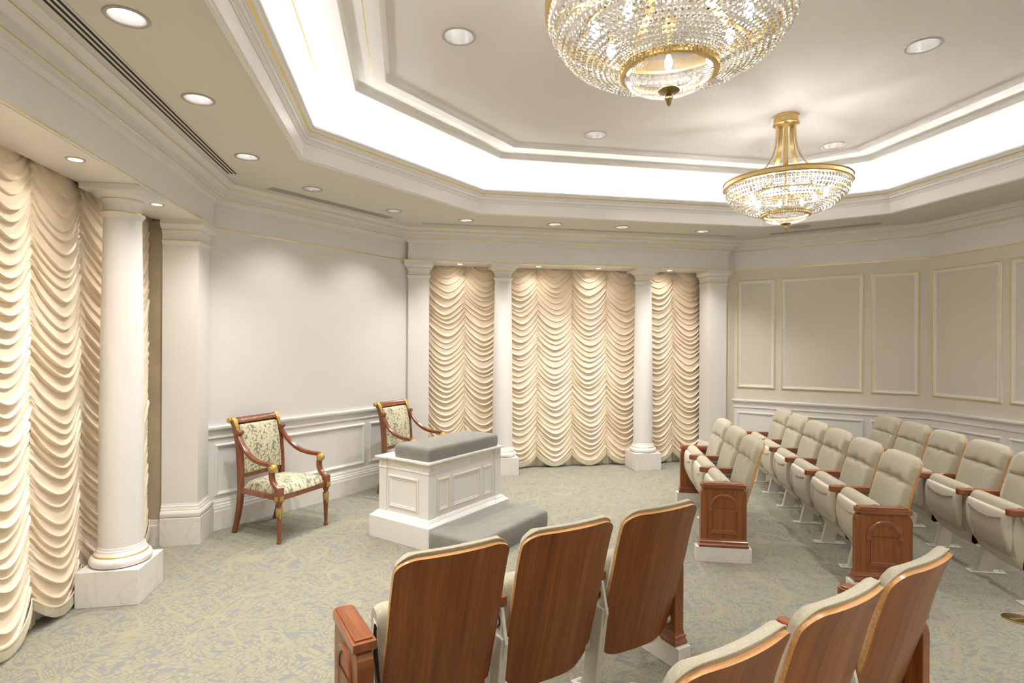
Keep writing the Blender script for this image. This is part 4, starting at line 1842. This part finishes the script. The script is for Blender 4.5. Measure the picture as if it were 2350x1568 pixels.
def row(O, th, left, k0, n, pitch, ends, block, rname):
    th = math.radians(th)
    f = np.array([-math.cos(th), math.sin(th)])
    u = np.array([math.sin(th), math.cos(th)])
    if left:
        f, u = np.array([-f[1], -f[0]]), np.array([-u[1], -u[0]])
    xa = -u if left else u
    rz = math.atan2(xa[1], xa[0])
    for k in range(n):
        p = O + u * (.0275 + pitch * (k0 + k + .5))
        place('seat', 'tipped-up seat, %s of the %s, %s from its aisle end' % (rname, block, ORD[k]), p, rz)
    for k in range(n + 1):
        p = O + u * (.0275 + pitch * (k0 + k))
        if k == 0 and ends[0]:
            place('end', 'wooden end panel, aisle end of the %s, %s' % (rname, block), p + f * {'middle row': .03, 'rear row': .035}.get(rname, .085), rz)
        elif k == n and ends[1]:
            place('end', 'wooden end panel, far end of the %s, %s' % (rname, block), p + u * (.055 if left else 0), rz)
        else:
            w = 'beyond seat %s' % ORD[k - 1] if k == n else ('before the first seat' if k == 0 else 'between %s and %s seats' % (ORD[k - 1], ORD[k]))
            place('arm', 'wooden armrest, %s of %s, %s' % (rname, block, w), p, rz)


A2 = np.array
row(A2([2.285, 3.950]), 18.6, False, 0, 3, .530, (True, True), 'beige-wall block', 'front row')
row(A2([2.907, 3.202]), 20.0, False, 0, 6, .530, (True, False), 'beige-wall block', 'middle row')
row(A2([3.775, 2.972]), 20.2, False, 0, 5, .530, (False, False), 'beige-wall block', 'back row')
row(A2([1.315, 2.933]), 20.1, True, 0, 3, .530, (True, True), 'near block seen from behind', 'front row')
row(A2([1.926, 2.176]), 22.5, True, 0, 5, .530, (True, False), 'near block seen from behind', 'rear row')

# brass floor box
fb_ = thing('floor_outlet', 'round brass floor outlet cover set in the carpet beside the back row', 'floor outlet', (3.62, 2.80, 0))
m = MB()
m.lathe([(.075, 0), (.075, .003), (.068, .006), (.050, .007), (.049, .004), (.001, .004)], seg=40)
m.build('cover_ring', DBRASS, fb_, smooth=True)
m = MB()
m.box(-.046, .046, -.012, .012, .004, .008)
m.build('hinged_lid', BRASS, fb_, bevel=.002)


# ------------------------------------------------------------------ chandeliers
def bead(mb, p, r, out, mi=0):
    """octagon-cut bead: flat table, bevelled girdle"""
    o = Vector(out).normalized()
    zv = Vector((0, 0, 1))
    zv = (zv - o * zv.dot(o)).normalized()
    sv = o.cross(zv)
    P = Vector(p)
    vs = []
    for d, rr in ((.42, .50), (0, 1.), (-.42, .50)):
        for k in range(8):
            a = PI / 8 + k * PI / 4
            vs.append(P + o * d * r + sv * rr * r * math.cos(a) + zv * rr * r * math.sin(a))
    fs = [tuple(range(8)), tuple(range(16, 24))[::-1]]
    for q_ in (0, 8):
        for k in range(8):
            k2 = (k + 1) % 8
            fs.append((q_ + k, q_ + 8 + k, q_ + 8 + k2, q_ + k2))
    mb.add(vs, fs, mi)


def make_chandelier(label, loc):
    t = thing('chandelier', label, 'chandelier', loc, .3, 'crystal bowl chandeliers')
    zr = -.575                                  # rim level below the ceiling
    m = MB()
    m.lathe([(.001, 0), (.104, 0), (.104, -.010), (.096, -.014), (.096, -.060), (.104, -.066), (.104, -.076), (.094, -.080), (.001, -.080)], seg=56, caps=False)
    m.build('canopy', BRASS, t, smooth=True)
    arm = catmull([(.072, -.078), (.074, -.16), (.088, -.27), (.125, -.37), (.19, -.455), (.30, -.525), (.46, -.572)], 30)
    for k in range(5):
        a = 2 * PI * k / 5
        m = MB()
        m.tube([(r * math.cos(a), r * math.sin(a), z) for r, z in arm], rect(.019, .0045), up=(math.cos(a), math.sin(a), .3))
        m.build('arm', BRASS, t, smooth=True)
    m = MB()
    m.lathe([(.0085, -.07), (.0085, -.74)], seg=16)
    m.lathe([(.001, -.62), (.03, -.62), (.034, -.64), (.03, -.66), (.001, -.66)], seg=24, caps=False)
    m.build('stem', BRASS, t, smooth=True)
    m = MB()
    m.lathe([(.470, zr + .024), (.494, zr + .024), (.499, zr + .020), (.494, zr + .016), (.490, zr + .012), (.490, zr - .014), (.494, zr - .018), (.499, zr - .022), (.494, zr - .026), (.470, zr - .026), (.470, zr + .024)], seg=96, caps=False)
    m.build('rim_band', BRASS, t, smooth=True)
    # inner carrying ring
    m = MB()
    m.lathe([(.335, -.668), (.345, -.668), (.345, -.680), (.335, -.680), (.335, -.668)], seg=64, caps=False)
    m.build('inner_ring', BRASS, t, smooth=True)
    bowl = catmull([(.484, -.604), (.474, -.645), (.446, -.700), (.395, -.752), (.320, -.792), (.245, -.815), (.186, -.824)], 120)
    B = np.array(bowl)
    acc = np.concatenate([[0], np.cumsum(np.hypot(*(B[1:] - B[:-1]).T))])
    tot = acc[-1]

    def on(s_):
        return np.interp(s_, acc, B[:, 0]), np.interp(s_, acc, B[:, 1])
    strand = MB()
    s_ = .006
    while s_ < tot - .004:
        k = s_ / tot
        r = .0150 * (1 - k) + .0068 * k
        rr, z = on(s_ + r)
        r2, z2 = on(min(tot, s_ + r + .004))
        nrm = Vector((-(z2 - z), 0, (r2 - rr)))
        if nrm.x < 0:
            nrm = -nrm
        bead(strand, (rr, 0, z), r, nrm)
        # brass pin between beads
        ra, za = on(s_ + 2 * r - .001)
        rb, zb = on(min(tot, s_ + 2 * r + .007))
        strand.tube([(ra, 0, za), (rb, 0, zb)], oval(.0007, .0007, 4), 1, up=(0, 1, 0))
        s_ += 2 * r + .005
    first = None
    NS = 100
    for k in range(NS):
        if first is None:
            first = strand.build('crystal_strand', [CRYSTAL, BRASS], t)
            o = first
        else:
            o = first.copy()
            COL.objects.link(o)
            o.parent = t
        o.rotation_euler = (0, 0, 2 * PI * k / NS)
    m = MB()
    prof = [(.172, -.812), (.186, -.814), (.192, -.822), (.192, -.842), (.186, -.848), (.172, -.846)]
    m.lathe(prof, seg=140, caps=False, rmod=lambda a, z: 1 + .012 * math.cos(70 * a))
    m.build('lower_ring', BRASS, t, smooth=True, ang=25)
    # prismatic glass dome
    m = MB()
    n1, n2 = 120, 26
    pts = []
    for i in range(n1):
        a = 2 * PI * i / n1
        for j in range(n2):
            b2 = j / (n2 - 1) * PI / 2
            r, z = .176 * math.cos(b2), -.838 - .070 * math.sin(b2)
            k = .0028 * (1 if (i + j) % 2 else -1) * math.cos(b2)
            pts.append(((r + k) * math.cos(a), (r + k) * math.sin(a), z - k))
    m.grid(pts, n1, n2, True)
    m.build('glass_dome', DOME, t)
    m = MB()
    m.lathe([(.001, -.900), (.040, -.902), (.043, -.908), (.036, -.913), (.018, -.917), (.012, -.922), (.012, -.928), (.016, -.934), (.016, -.942), (.012, -.946), (.010, -.958), (.004, -.968), (.001, -.970)], seg=28, caps=False)
    m.build('finial', DBRASS, t, smooth=True)
    for k in range(10):
        a, r, z = 2 * PI * k / 10 + .2, .25 if k % 2 else .30, -.655
        m = MB()
        m.lathe([(.009, .035), (.011, .02), (.011, 0)], (r * math.cos(a), r * math.sin(a), z + .012), 12)
        m.build('socket', BRASS, t, smooth=True)
        m = MB()
        m.lathe([(.008, .010), (.014, -.004), (.018, -.022), (.015, -.038), (.006, -.054), (.001, -.060)], (r * math.cos(a), r * math.sin(a), z), 14, caps=False)
        m.build('bulb', BULB, t, smooth=True)
        ca, sa = math.cos(.3), math.sin(.3)
        x, y = r * math.cos(a), r * math.sin(a)
        if k % 2:
            continue
        lamp(loc[0] + x * ca - y * sa, loc[1] + x * sa + y * ca, loc[2] + z - .02, 2 * P_CHAND, .03, (1., .965, .92), kind='POINT')
    return t


ZCH = ZT
make_chandelier('nearer crystal bowl chandelier, cut by the top edge of the view', (1.025, 2.119, ZCH))
make_chandelier('farther crystal bowl chandelier, seen whole with its brass arms', (3.121, 4.265, ZCH))

# ------------------------------------------------------------------ world, render look
w = bpy.data.worlds.new('dim')
w.use_nodes = True
w.node_tree.nodes['Background'].inputs[0].default_value = (0, 0, 0, 1)
SC.world = w
SC.view_settings.view_transform = 'Standard'
SC.view_settings.look = 'None'
SC.view_settings.gamma = 1
SC.view_settings.use_curve_mapping = False
SC.view_settings.exposure = 1.24
cy = SC.cycles
cy.max_bounces = 6
cy.diffuse_bounces = 3
cy.glossy_bounces = 2
cy.transmission_bounces = 4
cy.transparent_max_bounces = 10
cy.caustics_reflective = False
cy.caustics_refractive = False
cy.sample_clamp_indirect = 6
cy.use_adaptive_sampling = True
cy.adaptive_threshold = .14
cy.adaptive_min_samples = 16
cy.use_denoising = True
